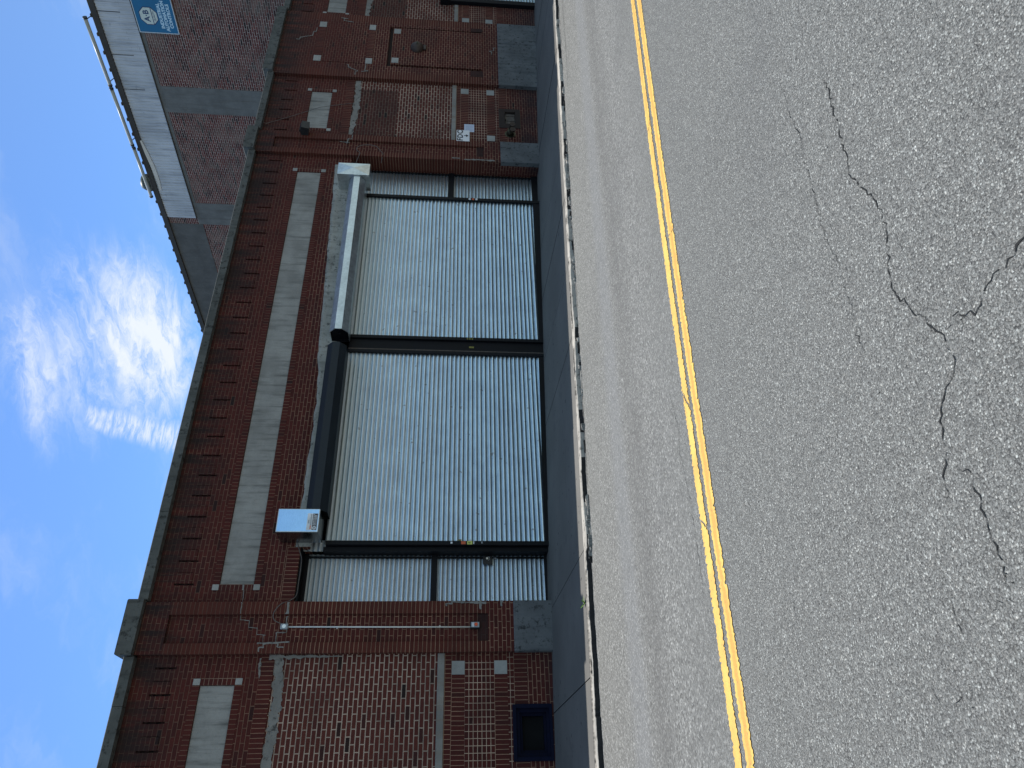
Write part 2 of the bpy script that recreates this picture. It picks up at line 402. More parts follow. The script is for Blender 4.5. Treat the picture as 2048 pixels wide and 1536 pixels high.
# ------------------------------------------------------------------ ground, road, pavement
def prof_z(Y):
    pts = [(-8, -.34), (-3, -.17), (0, -.085), (2.2, -.047), (4.5, -.040), (6.5, -.075), (8, -.10), (9.3, -.125), (9.7, -.13)]
    for (a, za), (b2, zb) in zip(pts, pts[1:]):
        if a <= Y <= b2:
            t = (Y - a) / (b2 - a); return za + (zb - za) * t
    return pts[0][1] if Y < pts[0][0] else pts[-1][1]
mb = MB(); x0, x1 = -70, 110
ysamp = [-8, -5, -3, -1.5, 0, 1, 2.2, 3.3, 4.5, 5.5, 6.5, 7.3, 8, 8.7, 9.3, 9.7]
for a, b2 in zip(ysamp, ysamp[1:]):
    mb.face([(x0, a, prof_z(a) + gz(x0)), (x1, a, prof_z(a) + gz(x1)), (x1, b2, prof_z(b2) + gz(x1)), (x0, b2, prof_z(b2) + gz(x0))], 'asphalt')
def crack(mb, pts, w, seed, amp=.012):
    rnd = random.Random(seed); out = []
    for (xa, ya), (xb, yb) in zip(pts, pts[1:]):
        L = math.hypot(xb - xa, yb - ya); n = max(2, int(L / .018))
        for k in range(n):
            t = k / n; nx, ny = -(yb - ya) / L, (xb - xa) / L
            j = (rnd.random() - .5) * 2 * amp
            ww = w * (.25 + 1.25 * rnd.random() ** 1.3)
            x, y = xa + (xb - xa) * t + nx * j, ya + (yb - ya) * t + ny * j
            out.append((x, y, nx * ww / 2, ny * ww / 2))
    N = len(out); q = []
    for i, (x, y, a, b2) in enumerate(out):
        e = min(1, i / 6 + .15, (N - 1 - i) / 6 + .15)
        q.append(((x + a * e, y + b2 * e), (x - a * e, y - b2 * e)))
    for i in range(N - 1):
        if w < .012 and rnd.random() < .07: continue
        if w < .012 and rnd.random() < .25:                     # crumbs torn from the edge
            x, y = q[i][0]; fx, fy = x + rnd.gauss(0, .012), y + rnd.gauss(0, .012); e = rnd.uniform(.001, .0035)
            mb.face([(fx + e * c1 * rnd.uniform(.6, 1.4), fy + e * s1, prof_z(fy) + gz(fx) + .003) for c1, s1 in ((1, 0), (.2, 1), (-1, .3), (-.4, -1))], 'crack')
        p = [q[i][0], q[i][1], q[i + 1][1], q[i + 1][0]]
        mb.face([(u, v, prof_z(v) + gz(u) + .003) for u, v in p], 'crack')
CR = dict(
 main=[(3.23, 2.13), (3.1, 2.11), (2.99, 2.13), (2.87, 2.13), (2.76, 2.14), (2.66, 2.15), (2.54, 2.17), (2.41, 2.13), (2.26, 2.07), (2.16, 2.07), (2.07, 2.09), (1.94, 2.14), (1.82, 2.16), (1.76, 2.11), (1.69, 2.1), (1.63, 2.05), (1.55, 2.02), (1.51, 2.0), (1.44, 1.99), (1.38, 2.0), (1.34, 2.05), (1.31, 2.11), (1.26, 2.15), (1.19, 2.17), (1.11, 2.19), (1.06, 2.23), (0.98, 2.25), (0.93, 2.27)],
 br=[(1.60, 1.42), (1.58, 1.52), (1.56, 1.58), (1.54, 1.63), (1.54, 1.7), (1.53, 1.74), (1.5, 1.8), (1.49, 1.83), (1.51, 1.87), (1.55, 1.9), (1.53, 1.95), (1.51, 2.0)],
 br2=[(1.52, 1.87), (1.50, 1.9), (1.48, 1.93)],
 cr2=[(3.63, 2.44), (3.46, 2.44), (3.35, 2.45), (3.13, 2.42), (3.01, 2.45), (2.78, 2.44), (2.66, 2.46), (2.46, 2.47), (2.34, 2.45), (2.24, 2.43), (2.1, 2.45), (1.98, 2.44), (1.88, 2.46), (1.79, 2.46), (1.7, 2.43)],
 cr3=[(1.07, 2.16), (1.01, 2.11), (0.93, 2.11), (0.87, 2.12), (0.78, 2.12), (0.71, 2.12), (0.6, 2.13), (0.56, 2.1)],
 cr4=[(0.6, 2.13), (0.59, 2.23), (0.57, 2.28)],
 cr5=[(3.15, 5.03), (2.87, 4.96), (2.7, 4.91), (2.56, 4.97), (2.39, 4.93), (2.1, 4.88), (1.85, 4.87), (1.53, 4.87), (1.26, 4.89)],
 cr8=[(0.41, 2.44), (0.35, 2.45), (0.32, 2.48), (0.28, 2.47)],
 cr9=[(0.75, 2.41), (0.61, 2.4), (0.55, 2.4), (0.46, 2.43)],
 g1=[(18.5, 8.6), (15.5, 8.62), (13.2, 8.55), (12.2, 8.6)], g2=[(15.9, 7.7), (14.6, 7.72), (13.9, 7.66)])
CW = dict(main=.0062, br=.0078, br2=.004, cr2=.0032, cr3=.006, cr4=.004, cr5=.004, cr8=.004, cr9=.0035, g1=.02, g2=.012)
for i, (k, p) in enumerate(CR.items()): crack(mb, p, CW[k], i)
rr = random.Random(5)
for i in range(46):                                     # short hairline openings in the worn surface
    x, y = rr.uniform(.2, 5), rr.uniform(1.3, 4.0); a = rr.gauss(.1, .5); L = rr.uniform(.03, .12)
    crack(mb, [(x, y), (x + L * math.cos(a), y + L * math.sin(a) + .004)], rr.uniform(.003, .006), 100 + i, .006)
road = tag(mb.build('road', merge=0, recalc=False), None, None, kind='structure')

mb = MB()
mb.face([(-500, -500, -.5 + gz(-500) * 1), (600, -500, -.5 + gz(600)), (600, 700, -.5 + gz(600)), (-500, 700, -.5 + gz(-500))], 'ground_lot')
tag(mb.build('ground'), None, None, kind='structure')

# double yellow centre line, slightly bowed, ragged edges, with the broken places of the photo
def yc(X): return 4.735 - .0035 * X - .0032 * X * X if X < 9 else 4.735 - .0315 - .2592 - .061 * (X - 9)
def line(name, o0, o1, seed, gaps):
    mb = MB(); rnd = random.Random(seed); X = -30.0; prev = None; V4 = [(0, 0), (0, 1), (1, 1), (1, 0)]
    while X < 70:
        st = .012 if -.5 < X < 9 else .25
        ja = (rnd.random() - .5) * .024 + (rnd.random() < .06) * -.02; jb = (rnd.random() - .5) * .024 + (rnd.random() < .06) * .02
        a, b2 = yc(X) - o0 + ja, yc(X) - o1 + jb; cut = False
        for gx, gw, sk in gaps:
            if abs(X - gx) < gw:                         # a crack eats across the line on a slant
                t = (X - gx) / gw; mid = (a + b2) / 2 + sk * t * (a - b2) * .7
                cut = True; cm = mid
        cur = (X, a, b2)
        if prev and not cut:
            p = [(prev[0], prev[1]), (prev[0], prev[2]), (X, b2), (X, a)]
            mb.face([(u, v, prof_z(v) + gz(u) + .005) for u, v in p], 'yellow_paint', V4)
        elif prev and cut:
            for lo, hi in ((a, cm + .012), (cm - .012, b2)):
                if lo - hi > .004:
                    p = [(prev[0], lo), (prev[0], hi), (X, hi), (X, lo)]
                    mb.face([(u, v, prof_z(v) + gz(u) + .005) for u, v in p], 'yellow_paint', V4)
        prev = cur; X += st
    o = mb.build(name, merge=0, recalc=False); return tag(o, None, None, kind='structure')
line('lane_marking', 0.0, .118, 3, [(1.83, .07, 1), (2.82, .14, 1), (5.9, .05, -1), (7.2, .03, 1)])
line('lane_marking', .19, .315, 4, [(4.35, .03, 1)])

# pavement: slabs with open joints over a dark bed
def swz(y): return -.060 + (y - 9.2) / (12.7 - 9.2) * .065
mb = MB(); joints = [-12.8, -11.3, -9.8, -8.3, -6.8, -5.3, -3.8, -2.3, -.8, .35, 1.65, 3.25, 5.25, 6.8, 8.3, 9.9, 11.4, 12.9, 14.5, 16, 17.5, 19, 20.5, 22, 23.5, 25, 27, 29, 31, 34, 40]
sk = {i: .0 for i in range(99)}
for i, (a, b2) in enumerate(zip(joints, joints[1:])):
    g = .006; dz = random.uniform(-.004, .004); ta = random.uniform(-.03, .03)
    ys = [9.27, 10.0, 10.8, 11.6, 12.75]
    for y0, y1 in zip(ys, ys[1:]):
        mb.face([(a + g, y0, swz(y0) + gz(a) + dz), (b2 - g, y0, swz(y0) + gz(b2) + dz), (b2 - g, y1, swz(y1) + gz(b2) + dz), (a + g, y1, swz(y1) + gz(a) + dz)], 'sidewalk')
    for xx in (a + g, b2 - g):
        mb.face([(xx, 9.27, swz(9.27) + gz(xx) + dz), (xx, 12.7, swz(12.7) + gz(xx) + dz), (xx, 12.7, swz(12.7) + gz(xx) - .04), (xx, 9.27, swz(9.27) + gz(xx) - .04)], 'crack')
mb.face([(-12.8, 9.3, swz(9.3) + gz(-12.8) - .035), (40, 9.3, swz(9.3) + gz(40) - .035), (40, 12.7, swz(12.7) + gz(40) - .035), (-12.8, 12.7, swz(12.7) + gz(-12.8) - .035)], 'crack')
tag(mb.build('sidewalk', merge=0, recalc=False), None, None, kind='structure')

# kerb: worn stone lip, broken in places, and a lower ledge of crumbled gutter on the near left
mb = MB(); rnd = random.Random(11); prev = None; X = -12.0
def kerb_front(X):
    n = mnoise.noise(Vector((X * .8, 3.1, 0))) * .10 + mnoise.noise(Vector((X * 4, 1.7, 0))) * .05 + mnoise.noise(Vector((X * 17, .3, 0))) * .022
    y = 9.10 + n
    if 1.2 < X < 3.2: y += .06
    if 14.2 < X < 15.2: y += .06
    return y
while X < 40:
    st = .03 if -.5 < X < 18 else .3
    yf = kerb_front(X); zt = swz(9.25) + gz(X) + .004 + mnoise.noise(Vector((X * 3, 9, 2))) * .006
    zb = prof_z(9.2) + gz(X) - .02
    cur = [(X, 9.275, zt), (X, yf + .012, zt), (X, yf, zt - .008), (X, yf - .006, zb)]
    if prev:
        for a in range(3): mb.face([prev[a], cur[a], cur[a + 1], prev[a + 1]], 'curb_stone' if a < 2 or (X > 3.4 and mnoise.noise(Vector((X * 1.3, 5, 5))) > -.05) else 'curb_face_shade')
    prev = cur; X += st
tag(mb.build('curb', merge=0), None, None, kind='structure')
# crumbled gutter asphalt along the kerb
mb = MB()
def lump(x, y, z, sx, sy, sz, mat, seed):
    rnd = random.Random(seed); n = 9; top = []; bot = []
    for k in range(n):
        a = k * 2 * math.pi / n; q = .7 + .5 * rnd.random()
        bot.append((x + math.cos(a) * sx * q, y + math.sin(a) * sy * q, z)); top.append((x + math.cos(a) * sx * q * .8, y + math.sin(a) * sy * q * .75, z + sz * (.7 + .5 * rnd.random())))
    for k in range(n): mb.face([bot[k], bot[(k + 1) % n], top[(k + 1) % n], top[k]], mat)
    mb.face(top, mat)
rnd = random.Random(21)
def topcrack(pts, w, seed):                                # dark split between kerb and its broken front lip
    n0 = len(mb.bm.faces); crack(mb, pts, w, seed, .006); mb.bm.faces.ensure_lookup_table()
    for f in list(mb.bm.faces)[n0:]:
        for v in f.verts: v.co.z = swz(9.25) + gz(v.co.x) + .014
topcrack([(-.6, 9.25), (.4, 9.24), (1.3, 9.245), (1.9, 9.22), (2.4, 9.235), (2.8, 9.20), (3.05, 9.13)], .03, 500)
topcrack([(1.55, 9.19), (1.75, 9.16), (1.9, 9.17)], .05, 501); topcrack([(2.3, 9.16), (2.5, 9.14)], .04, 502)
for k in range(26):
    X = rnd.choice((rnd.uniform(4.8, 9.4), rnd.uniform(5.4, 8.8), rnd.uniform(9.4, 17))); L = rnd.uniform(.15, .7); y = 9.19 + rnd.uniform(-.03, .03)
    topcrack([(X, y), (X + L * .5, y + rnd.uniform(-.025, .025)), (X + L, y + rnd.uniform(-.03, .0))], rnd.uniform(.012, .045) if X < 9.4 else .014, 510 + k)
for i in range(90):
    X = rnd.choice((rnd.uniform(4.6, 9.3), rnd.uniform(3.1, 3.9), rnd.uniform(9.3, 13)))
    lump(X, 9.07 + rnd.uniform(-.06, .03), prof_z(9.1) + gz(X) - .005, rnd.uniform(.04, .13), rnd.uniform(.015, .035), rnd.uniform(.01, .05), rnd.choice(('asphalt', 'asphalt', 'curb_stone', 'crack')), i)
for i in range(60):                                      # dark joint where road and kerb part
    X = rnd.uniform(3.5, 17); L = rnd.uniform(.15, .6)
    y = 9.04 + rnd.uniform(-.03, .02)
    crack(mb, [(X, y), (X + L / 2, y + rnd.uniform(-.015, .015)), (X + L, y)], rnd.uniform(.012, .04) if X < 9.3 else .016, 300 + i, .008)
tag(mb.build('gutter', merge=0), None, None, kind='structure')

# ------------------------------------------------------------------ the brick warehouse
W0 = 12.23                                               # face of the wall
wh = tag(empty('warehouse', (8.5, W0, 0)), 'long low dark red brick warehouse with steel roller shutters, brick piers and stone coping', 'warehouse')
def child(o, parent=wh):
    o.parent = parent; o.matrix_parent_inverse = Matrix.Translation(parent.location).inverted() if parent.parent is None else Matrix()
    return o
rects = []; stones = []; panels = []; sills = []; mortars = []
def rc(x0, x1, z0, z1, d, m, ux=0, uz=0): rects.append((x0, x1, z0, z1, d, m, ux, uz))
def sold(x0, x1, z0, z1, d=0.0): rc(x0, x1, z0, z1, d, 'brick_soldier', x0, z0 - .002)
XA, XB = -9.0, 34.0
rc(XA, XB, -1.6, 6.42, 0, 'brick_run')
def panel(x0, x1, z0=4.88, z1=5.40):
    rc(x0, x1, z0, z1, -.055, 'brick_run'); panels.append((x0, x1, z0, z1))
    sold(x0, x1, z1, z1 + .11, .004); sold(x0, x1, z0 - .11, z0, .004)
    for sx in (x0 - .1, x1):
        rc(sx, sx + .1, z0, z1, .004, 'brick_stack', sx, 0)
        for szz in (z0 - .11, z1): stones.append((sx, sx + .1, szz, szz + .11, .008))
def slits(x0, x1, step=.392):
    x = x0
    while x < x1:
        j = random.uniform(-.03, .03)
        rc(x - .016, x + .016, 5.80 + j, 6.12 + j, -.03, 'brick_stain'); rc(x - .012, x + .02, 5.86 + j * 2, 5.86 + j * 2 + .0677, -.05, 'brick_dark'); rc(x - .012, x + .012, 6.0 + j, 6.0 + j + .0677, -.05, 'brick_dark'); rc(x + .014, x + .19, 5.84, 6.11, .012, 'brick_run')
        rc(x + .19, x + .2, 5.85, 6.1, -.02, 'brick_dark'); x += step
def small_bay(x0, x1, px0, px1, win=None, vent=None):
    rc(x0, x1, 1.78, 4.33, -.02, 'brick_infill')
    if x0 > 10: rc(x0, x1 - .35, 3.18, 4.33, -.02, 'brick_dull')
    sold(x0, x1, 4.33, 4.535); panel(px0, px1); slits(x0 + .16, x1 - .05, .385)
    sills.append((x0, x1)); mortars.append((x0, x1))
    rc(x0, x1, 1.56, 1.67, 0, 'brick_soldier', x0, 1.45)
    a, b2 = x0 + .12, x1 - .12
    for z in (1.345, .665):
        sold(a, b2, z, z + .212)
        for sx in (a, b2 - .212): stones.append((sx, sx + .212, z, z + .212, .006))
    rc(a, b2, .877, 1.345, 0.0, 'brick_stack', a, .877)
    rc(x0, x1, .56, .665, 0, 'brick_stack', x0, .56); sold(x0, x1, .35, .56)
    if win: rc(win[0], win[1], win[2], win[3], -.22, 'void')
    if vent: rc(vent[0], vent[1], vent[2], vent[3], -.12, 'void')
small_bay(.3, 2.57, .70, 2.13, win=(.99, 1.79, -.02, .60))
small_bay(14.84, 17.12, 15.13, 16.56, vent=(15.50, 16.26, .0, .56))
small_bay(-4.77, -2.5, -4.4, -2.97)
small_bay(19.93, 24.2, 20.13, 23.9)
rc(20.95, 23.5, -1.6, 2.06, -.35, None)
# main bay
panel(3.69, 13.55, 4.84, 5.39); slits(3.69, 13.95)
OX0, OX1, OZ = 3.38, 14.10, 4.16
sold(OX0, 4.33, OZ, OZ + .215, .006)
rc(4.33, 13.85, 4.0, 4.30, -.01, 'brick_run')
rc(OX0, OX1, -1.6, OZ, -.42, None)
rc(4.33, 13.85, 4.02, OZ, -.02, 'brick_run')
rc(OX0 - .0, OX1, OZ - .02, OZ, -.42, None)
def pier(x0, x1):
    rc(x0, x1, -1.6, 6.45, .09, 'brick_run')
    rc(x0, x0 + .165, 1.0, 6.05, .09, 'brick_strip', x0 - .1, 0); rc(x1 - .2, x1, 1.0, 6.05, .09, 'brick_strip', x1 - .3, 0)
    rc(x0 + .165, x1 - .2, 1.14, 6.05, .035, 'brick_run'); rc(x0 + .165, x1 - .2, .97, 1.14, .06, 'brick_stain')
def wide_pier(x0, x1):
    rc(x0, x1, -1.6, 6.45, .09, 'brick_run')
    for a in (x0, x1 - .3): rc(a, a + .3, 1.0, 6.05, .09, 'brick_strip', a - .1, 0)
    p0, p1 = x0 + .60, x1 - .50
    rc(p0 - .05, p1 + .05, 1.0, 3.56, .02, 'brick_dark'); rc(p0 + .03, p1 - .02, .97, 3.46, .105, 'brick_run')
    rc(x0 + .3, p0 - .05, .97, 1.3, .095, 'brick_stain'); rc(p1 + .05, x1 - .3, .97, 1.3, .095, 'brick_stain')
    for z0, z1 in ((5.30, 5.50), (3.95, 4.13)):
        sold(p0 + .25, p1 - .2, z0, z1, .096)
        for sx in (p0 - .01, p1 - .18): stones.append((sx, sx + .24, z0, z1, .1))
    rc(p0 - .01, p0 + .01, 4.13, 5.3, .07, 'brick_dark')
    for sx in (p0 + .08, p1 - .3): stones.append((sx, sx + .22, 3.25, 3.44, .112))
pier(2.57, 3.38); pier(14.10, 14.84); wide_pier(17.12, 19.93); wide_pier(-2.5, .3)
mb = MB(); relief(mb, rects, W0, (XA, XB), (-1.6, 6.45))
# ends, back and roof of the block
for x in (XA, XB): mb.face([(x, W0, -1.6), (x, 40, -1.6), (x, 40, 6.42), (x, W0, 6.42)], 'brick_run')
mb.face([(XA, 40, -1.6), (XB, 40, -1.6), (XB, 40, 6.42), (XA, 40, 6.42)], 'brick_run')
child(mb.build('wall', merge=1e-4, recalc=False))
mb = MB(); mb.box(XA + .1, XB - .1, W0 + .45, 39.9, 5.7, 5.8, 'roof_membrane'); mb.box(XA + .05, XB - .05, W0 + .40, W0 + .45, 5.0, 6.42, 'brick_run')
child(mb.build('roof'))

for (x0, x1, z0, z1) in panels:
    mb = MB(); mb.box(x0 + .004, x1 - .004, W0 + .016, W0 + .06, z0 + .004, z1 - .004, 'concrete_panel', .006)
    child(mb.build('concrete_panel'))
for (x0, x1, z0, z1, d) in stones:
    mb = MB(); mb.box(x0 + .003, x1 - .003, W0 - d - .004, W0 - d + .1, z0 + .003, z1 - .003, 'corner_stone', .003); child(mb.build('corner_stone'))
for (x0, x1) in sills:
    mb = MB(); mb.box(x0 + .002, min(x1, 20.9 if x0 > 19 else 99) - .002, W0 - .02, W0 + .1, 1.67, 1.78, 'sill_stone', .008); child(mb.build('sill'))
for i, (x0, x1) in enumerate(mortars):                   # thick grey repair mortar over the blocked window
    mb = MB()
    mb.ribbon([(x0 + .02, 4.30), (x0 + .5, 4.27), (x0 + 1.1, 4.23), (x0 + 1.7, 4.22), (x1 - .02, 4.28)], .15, W0 + .010, 'mortar', 40 + i, .02, .45)
    if abs(x0 - .3) < .1:
        mb.ribbon([(x1 - .03, 4.42), (x1 - .035, 3.9), (x1 - .03, 3.3)], [.07, .05, .012], W0 - .003, 'mortar', 61, .03, .8)
        child(mb.build('mortar_band', merge=0)); mb = MB()
        mb.ribbon([(x1 - .35, 4.53), (x1 - .05, 4.55)], [.03, .06], W0 - .004, 'mortar', 62, .02, .8)
    child(mb.build('mortar_band', merge=0))
# stepped repair cracks on the piers
def steps(pts, w, y, seed):
    mb = MB(); y -= .0006 * seed; ws = w if isinstance(w, list) else [w] * len(pts)
    rnd = random.Random(seed)
    for k, ((xa, za), (xb, zb)) in enumerate(zip(pts, pts[1:])):
        n = max(1, round(abs(zb - za) / .0677)); cw = ws[k]
        for q in range(n):                                   # climb course by course, like mortar raked into the joints
            x0, x1 = xa + (xb - xa) * q / n, xa + (xb - xa) * (q + 1) / n; z0, z1 = za + (zb - za) * q / n, za + (zb - za) * (q + 1) / n
            yy = y - .0002 * (k * 7 + q) ; hw = cw * rnd.uniform(.4, .7)
            if abs(x1 - x0) > .01: mb.ribbon([(x0 - .3 * hw, z0), (x1 + .3 * hw, z0 + .004)], hw, yy, 'mortar', seed * 31 + k * 5 + q, .02, .8)
            if abs(z1 - z0) > .01: mb.ribbon([(x1, z0), (x1 + .003, z1)], hw, yy - .0001, 'mortar', seed * 17 + k * 3 + q, .02, .8)
    o = child(mb.build('mortar_patch', merge=0)); return o
yA = W0 - .093
steps([(2.6, 4.58), (2.72, 4.45), (2.73, 4.3), (2.66, 4.2)], .045, yA, 1); steps([(2.72, 4.62), (2.74, 4.12)], .03, yA, 2)
yC = W0 - .038
steps([(2.76, 4.55), (2.86, 4.52), (2.87, 4.66), (2.97, 4.66), (2.98, 4.8), (3.08, 4.8), (3.1, 4.95), (3.17, 4.95)], .018, yC, 3)
steps([(2.76, 4.35), (2.9, 4.33), (2.9, 4.2), (3.05, 4.22), (3.15, 4.2)], .035, yC, 4)
steps([(3.19, 4.22), (3.36, 4.2)], .06, yA, 5); steps([(3.19, 4.95), (3.36, 4.97)], .022, yA, 6)
steps([(3.4, 4.97), (3.5, 4.98), (3.6, 5.0), (3.69, 5.02)], [.02, .035, .04, .07], W0 - .004, 7)
steps([(3.3, 1.66), (3.36, 1.5), (3.35, 1.2), (3.34, 1.0)], .05, yA, 8); steps([(3.25, 1.1), (3.36, 1.08)], .07, yA, 9); steps([(3.3, .75), (3.37, .72)], .06, yA, 10)
yB = yA
steps([(14.84, 4.2), (14.7, 4.2), (14.66, 4.3), (14.5, 4.32)], .05, yB, 12); steps([(14.62, 4.5), (14.6, 4.25)], .04, W0 - .038, 13)
steps([(14.12, 1.45), (14.14, 1.1), (14.13, .7)], .07, yB, 14); steps([(14.16, 1.75), (14.16, 1.55)], .06, yB, 15)
steps([(17.2, 4.35), (17.35, 4.3), (17.5, 4.55), (17.6, 4.6)], .03, yB, 16)
steps([(17.74, 4.1), (17.4, 4.02), (17.35, 4.2)], .04, yB, 17)
steps([(19.55, 4.6), (19.6, 4.85), (19.7, 4.75), (19.72, 4.95)], .05, yB, 18); steps([(19.2, 5.55), (18.8, 5.7), (18.7, 5.95), (18.6, 6.05)], .035, yB, 19)
steps([(18.4, .72), (18.55, .78), (18.6, .66), (18.7, .68), (18.72, .6)], .028, W0 - .108, 20)

# coping and pier caps
def coping(x0, x1, name='coping', z0=6.42, z1=6.58, d=.13, L=1.5):
    mb = MB(); x = x0
    while x < x1 - .01:
        e = min(x + L, x1)
        if x1 - e < .4: e = x1
        j = random.uniform(-.004, .004)
        prof = [(W0 + .42, z0), (W0 - d + j, z0), (W0 - d + j, z1 - .012), (W0 - d + .012 + j, z1), (W0 + .42, z1 + .015)]
        mb.prism(prof, 'x', x + .003, e - .003, 'stone_coping'); x = e
    return child(mb.build(name))
def cap(x0, x1):
    mb = MB(); d = .2
    pts = [(x0 - .02, 6.452), (x0 - .02, 6.685), (x0 - .005, 6.70), (x1 + .005, 6.70), (x1 + .02, 6.685), (x1 + .02, 6.452)]
    mb.prism(pts, 'y', W0 - d, W0 + .45, 'stone_coping'); return child(mb.build('pier_cap'))
for a, b2 in ((XA, -2.53), (.33, 2.54), (3.41, 14.07), (14.87, 17.09), (19.96, XB)): coping(a, b2)
for a, b2 in ((-2.5, .3), (2.57, 3.38), (14.10, 14.84), (17.12, 19.93)): cap(a, b2)
# granite plinth blocks of the piers
def plinth(x0, x1, joints=()):
    mb = MB(); xs = [x0 - .005] + list(joints) + [x1 + .005]
    for a, b2 in zip(xs, xs[1:]): mb.box(a + .002, b2 - .002, W0 - .112, W0 + .02, gz(x1) - .3, .55, 'granite', .012)
    return child(mb.build('plinth_block'))
plinth(2.57, 3.38); plinth(14.10, 14.84); plinth(17.12, 19.93, (18.05, 18.98)); plinth(-2.5, .3)

# basement window with blue frame
mb = MB(); a, b2, z0, z1 = .99, 1.79, -.02, .60
for q, (t, dd) in enumerate(((0, .03), (.055, -.03), (.10, -.09))):
    x0, x1, u0, u1 = a + t, b2 - t, z0 + t * .8, z1 - t; w = .058
    y0, y1 = W0 - dd, W0 + .15
    mb.box(x0, x1, y0, y1, u1 - w, u1, 'blue_paint', .004); mb.box(x0, x1, y0, y1, u0, u0 + w * .8, 'blue_paint', .004)
    mb.box(x0, x0 + w, y0 + .001, y1, u0 + w * .8, u1 - w, 'blue_paint'); mb.box(x1 - w, x1, y0 + .001, y1, u0 + w * .8, u1 - w, 'blue_paint')
win = child(mb.build('basement_window'))
mb = MB(); mb.box(a + .16, b2 - .16, W0 + .16, W0 + .18, z0 + .1, z1 - .16, 'void'); pn = mb.build('pane', win)
# old vent with boards, rusty frame
mb = MB(); a, b2, z0, z1 = 15.50, 16.26, .0, .56
for (p, q, r, s) in ((a, b2, z1 - .16, z1), (a, b2, z0, z0 + .13), (a, a + .17, z0 + .13, z1 - .16), (b2 - .12, b2, z0 + .13, z1 - .16)):
    mb.box(p, q, W0 - .012, W0 + .1, r, s, 'rust', .006)
vent = child(mb.build('vent'))
mb = MB()
for i in range(5):
    x = a + .18 + i * .094; mb.box(x, x + .082, W0 + .055 + .01 * (i % 2), W0 + .075 + .01 * (i % 2), z0 + .14, z1 - .165 - .012 * (i % 3), 'old_board')
mb.build('louvre', vent)

# ------------------------------------------------------------------ shutters
def slats(mb, x0, x1, z0, z1, Y, pitch, mat, depth=.022, seed=0, segs=8):
    """interlocking curved slats: convex face, small hooked joint; every slat leans a touch differently"""
    rnd = random.Random(seed); z = z1; prevrow = None; rows = []
    while z > z0:
        tl = rnd.gauss(0, .0012 + .0022 * max(0.0, min(1.0, (1.9 - z) / 1.5)))
        for t, d in ((0, .0), (.05, .36), (.14, .66), (.26, .88), (.38, .99), (.46, 1.0), (.52, .93), (.66, .67), (.80, .41), (.90, .23), (.92, .03), (.99, .03)):
            zz = z - pitch * t
            if zz < z0: break
            rows.append((zz, d * depth + tl * (t - .5) * 2))
        z -= pitch
    xs = [x0 + (x1 - x0) * k / segs for k in range(segs + 1)]
    grid = [[(x, Y - d + .003 * mnoise.noise(Vector((x * 1.1, zz * .35, seed))), zz + .0025 * mnoise.noise(Vector((x * .8, zz * 1.3, seed + 5)))) for x in xs] for zz, d in rows]
    for a, b2 in zip(grid, grid[1:]):
        for k in range(segs): mb.face([a[k], b2[k], b2[k + 1], a[k + 1]], mat, smooth=True)
def hood(mb, x0, x1, mat, endmat, Yb=W0 - .015, dp=.44, z0=3.72, z1=4.085):
    c = .12
    prof = [(Yb, z0), (Yb - dp + c, z0), (Yb - dp, z0 + c * .95), (Yb - dp, z1 - c * .95), (Yb - dp + c, z1), (Yb, z1)]
    n = len(prof)
    for i in range(n):
        j = (i + 1) % n; mb.face([(x0, *prof[i]), (x0, *prof[j]), (x1, *prof[j]), (x1, *prof[i])], mat)
    # recessed end plates with a folded rim
    for x, s in ((x0, 1), (x1, -1)):
        ins = [(Yb + (p[0] - Yb) * .95 - .004, (z0 + z1) / 2 + (p[1] - (z0 + z1) / 2) * .94) for p in prof]
        for i in range(n):
            j = (i + 1) % n; mb.face([(x, *prof[i]), (x, *prof[j]), (x, *ins[j]), (x, *ins[i])], mat)
            mb.face([(x, *ins[i]), (x, *ins[j]), (x + s * .06, *ins[j]), (x + s * .06, *ins[i])], endmat)
        mb.face([(x + s * .06, *q) for q in ins], endmat)
        mb.tube([(x + s * .059, Yb - dp * .5, (z0 + z1) / 2), (x - s * .02 + s * .03, Yb - dp * .5, (z0 + z1) / 2)], .03, endmat)
YC = 12.32; YS = 12.60
def shutter(x0, x1, zb0, zb1, seed, hx0, hx1, hmat, lab):
    mb = MB(); slats(mb, x0 - .02, x1 + .02, min(zb0, zb1) - .02, 3.78, YC, .0862, 'slat_steel', seed=seed, segs=10)
    sh = child(mb.build('roller_shutter', merge=1e-4, recalc=False)); sh['label'] = lab
    mb = MB(); hood(mb, hx0, hx1, hmat, 'black_paint'); mb.build('shutter_hood', sh)
    mb = MB(); y0, y1 = YC - .05, YC + .05                 # sloped bottom rail following the pavement
    p = [(x0 - .02, zb0), (x1 + .02, zb1), (x1 + .02, gz(x1) - .05), (x0 - .02, gz(x0) - .05)]
    mb.prism(p, 'y', y0, y1, 'black_paint'); mb.build('bottom_rail', sh)
    return sh
sh1 = shutter(4.46, 8.43, -.065, -.135, 3, 4.83, 8.32, 'hood_black', 'left roller shutter under a black painted hood')
sh2 = shutter(8.86, 12.86, -.165, -.205, 8, 8.64, 12.98, 'galvanised', 'right roller shutter under a bare galvanised hood')
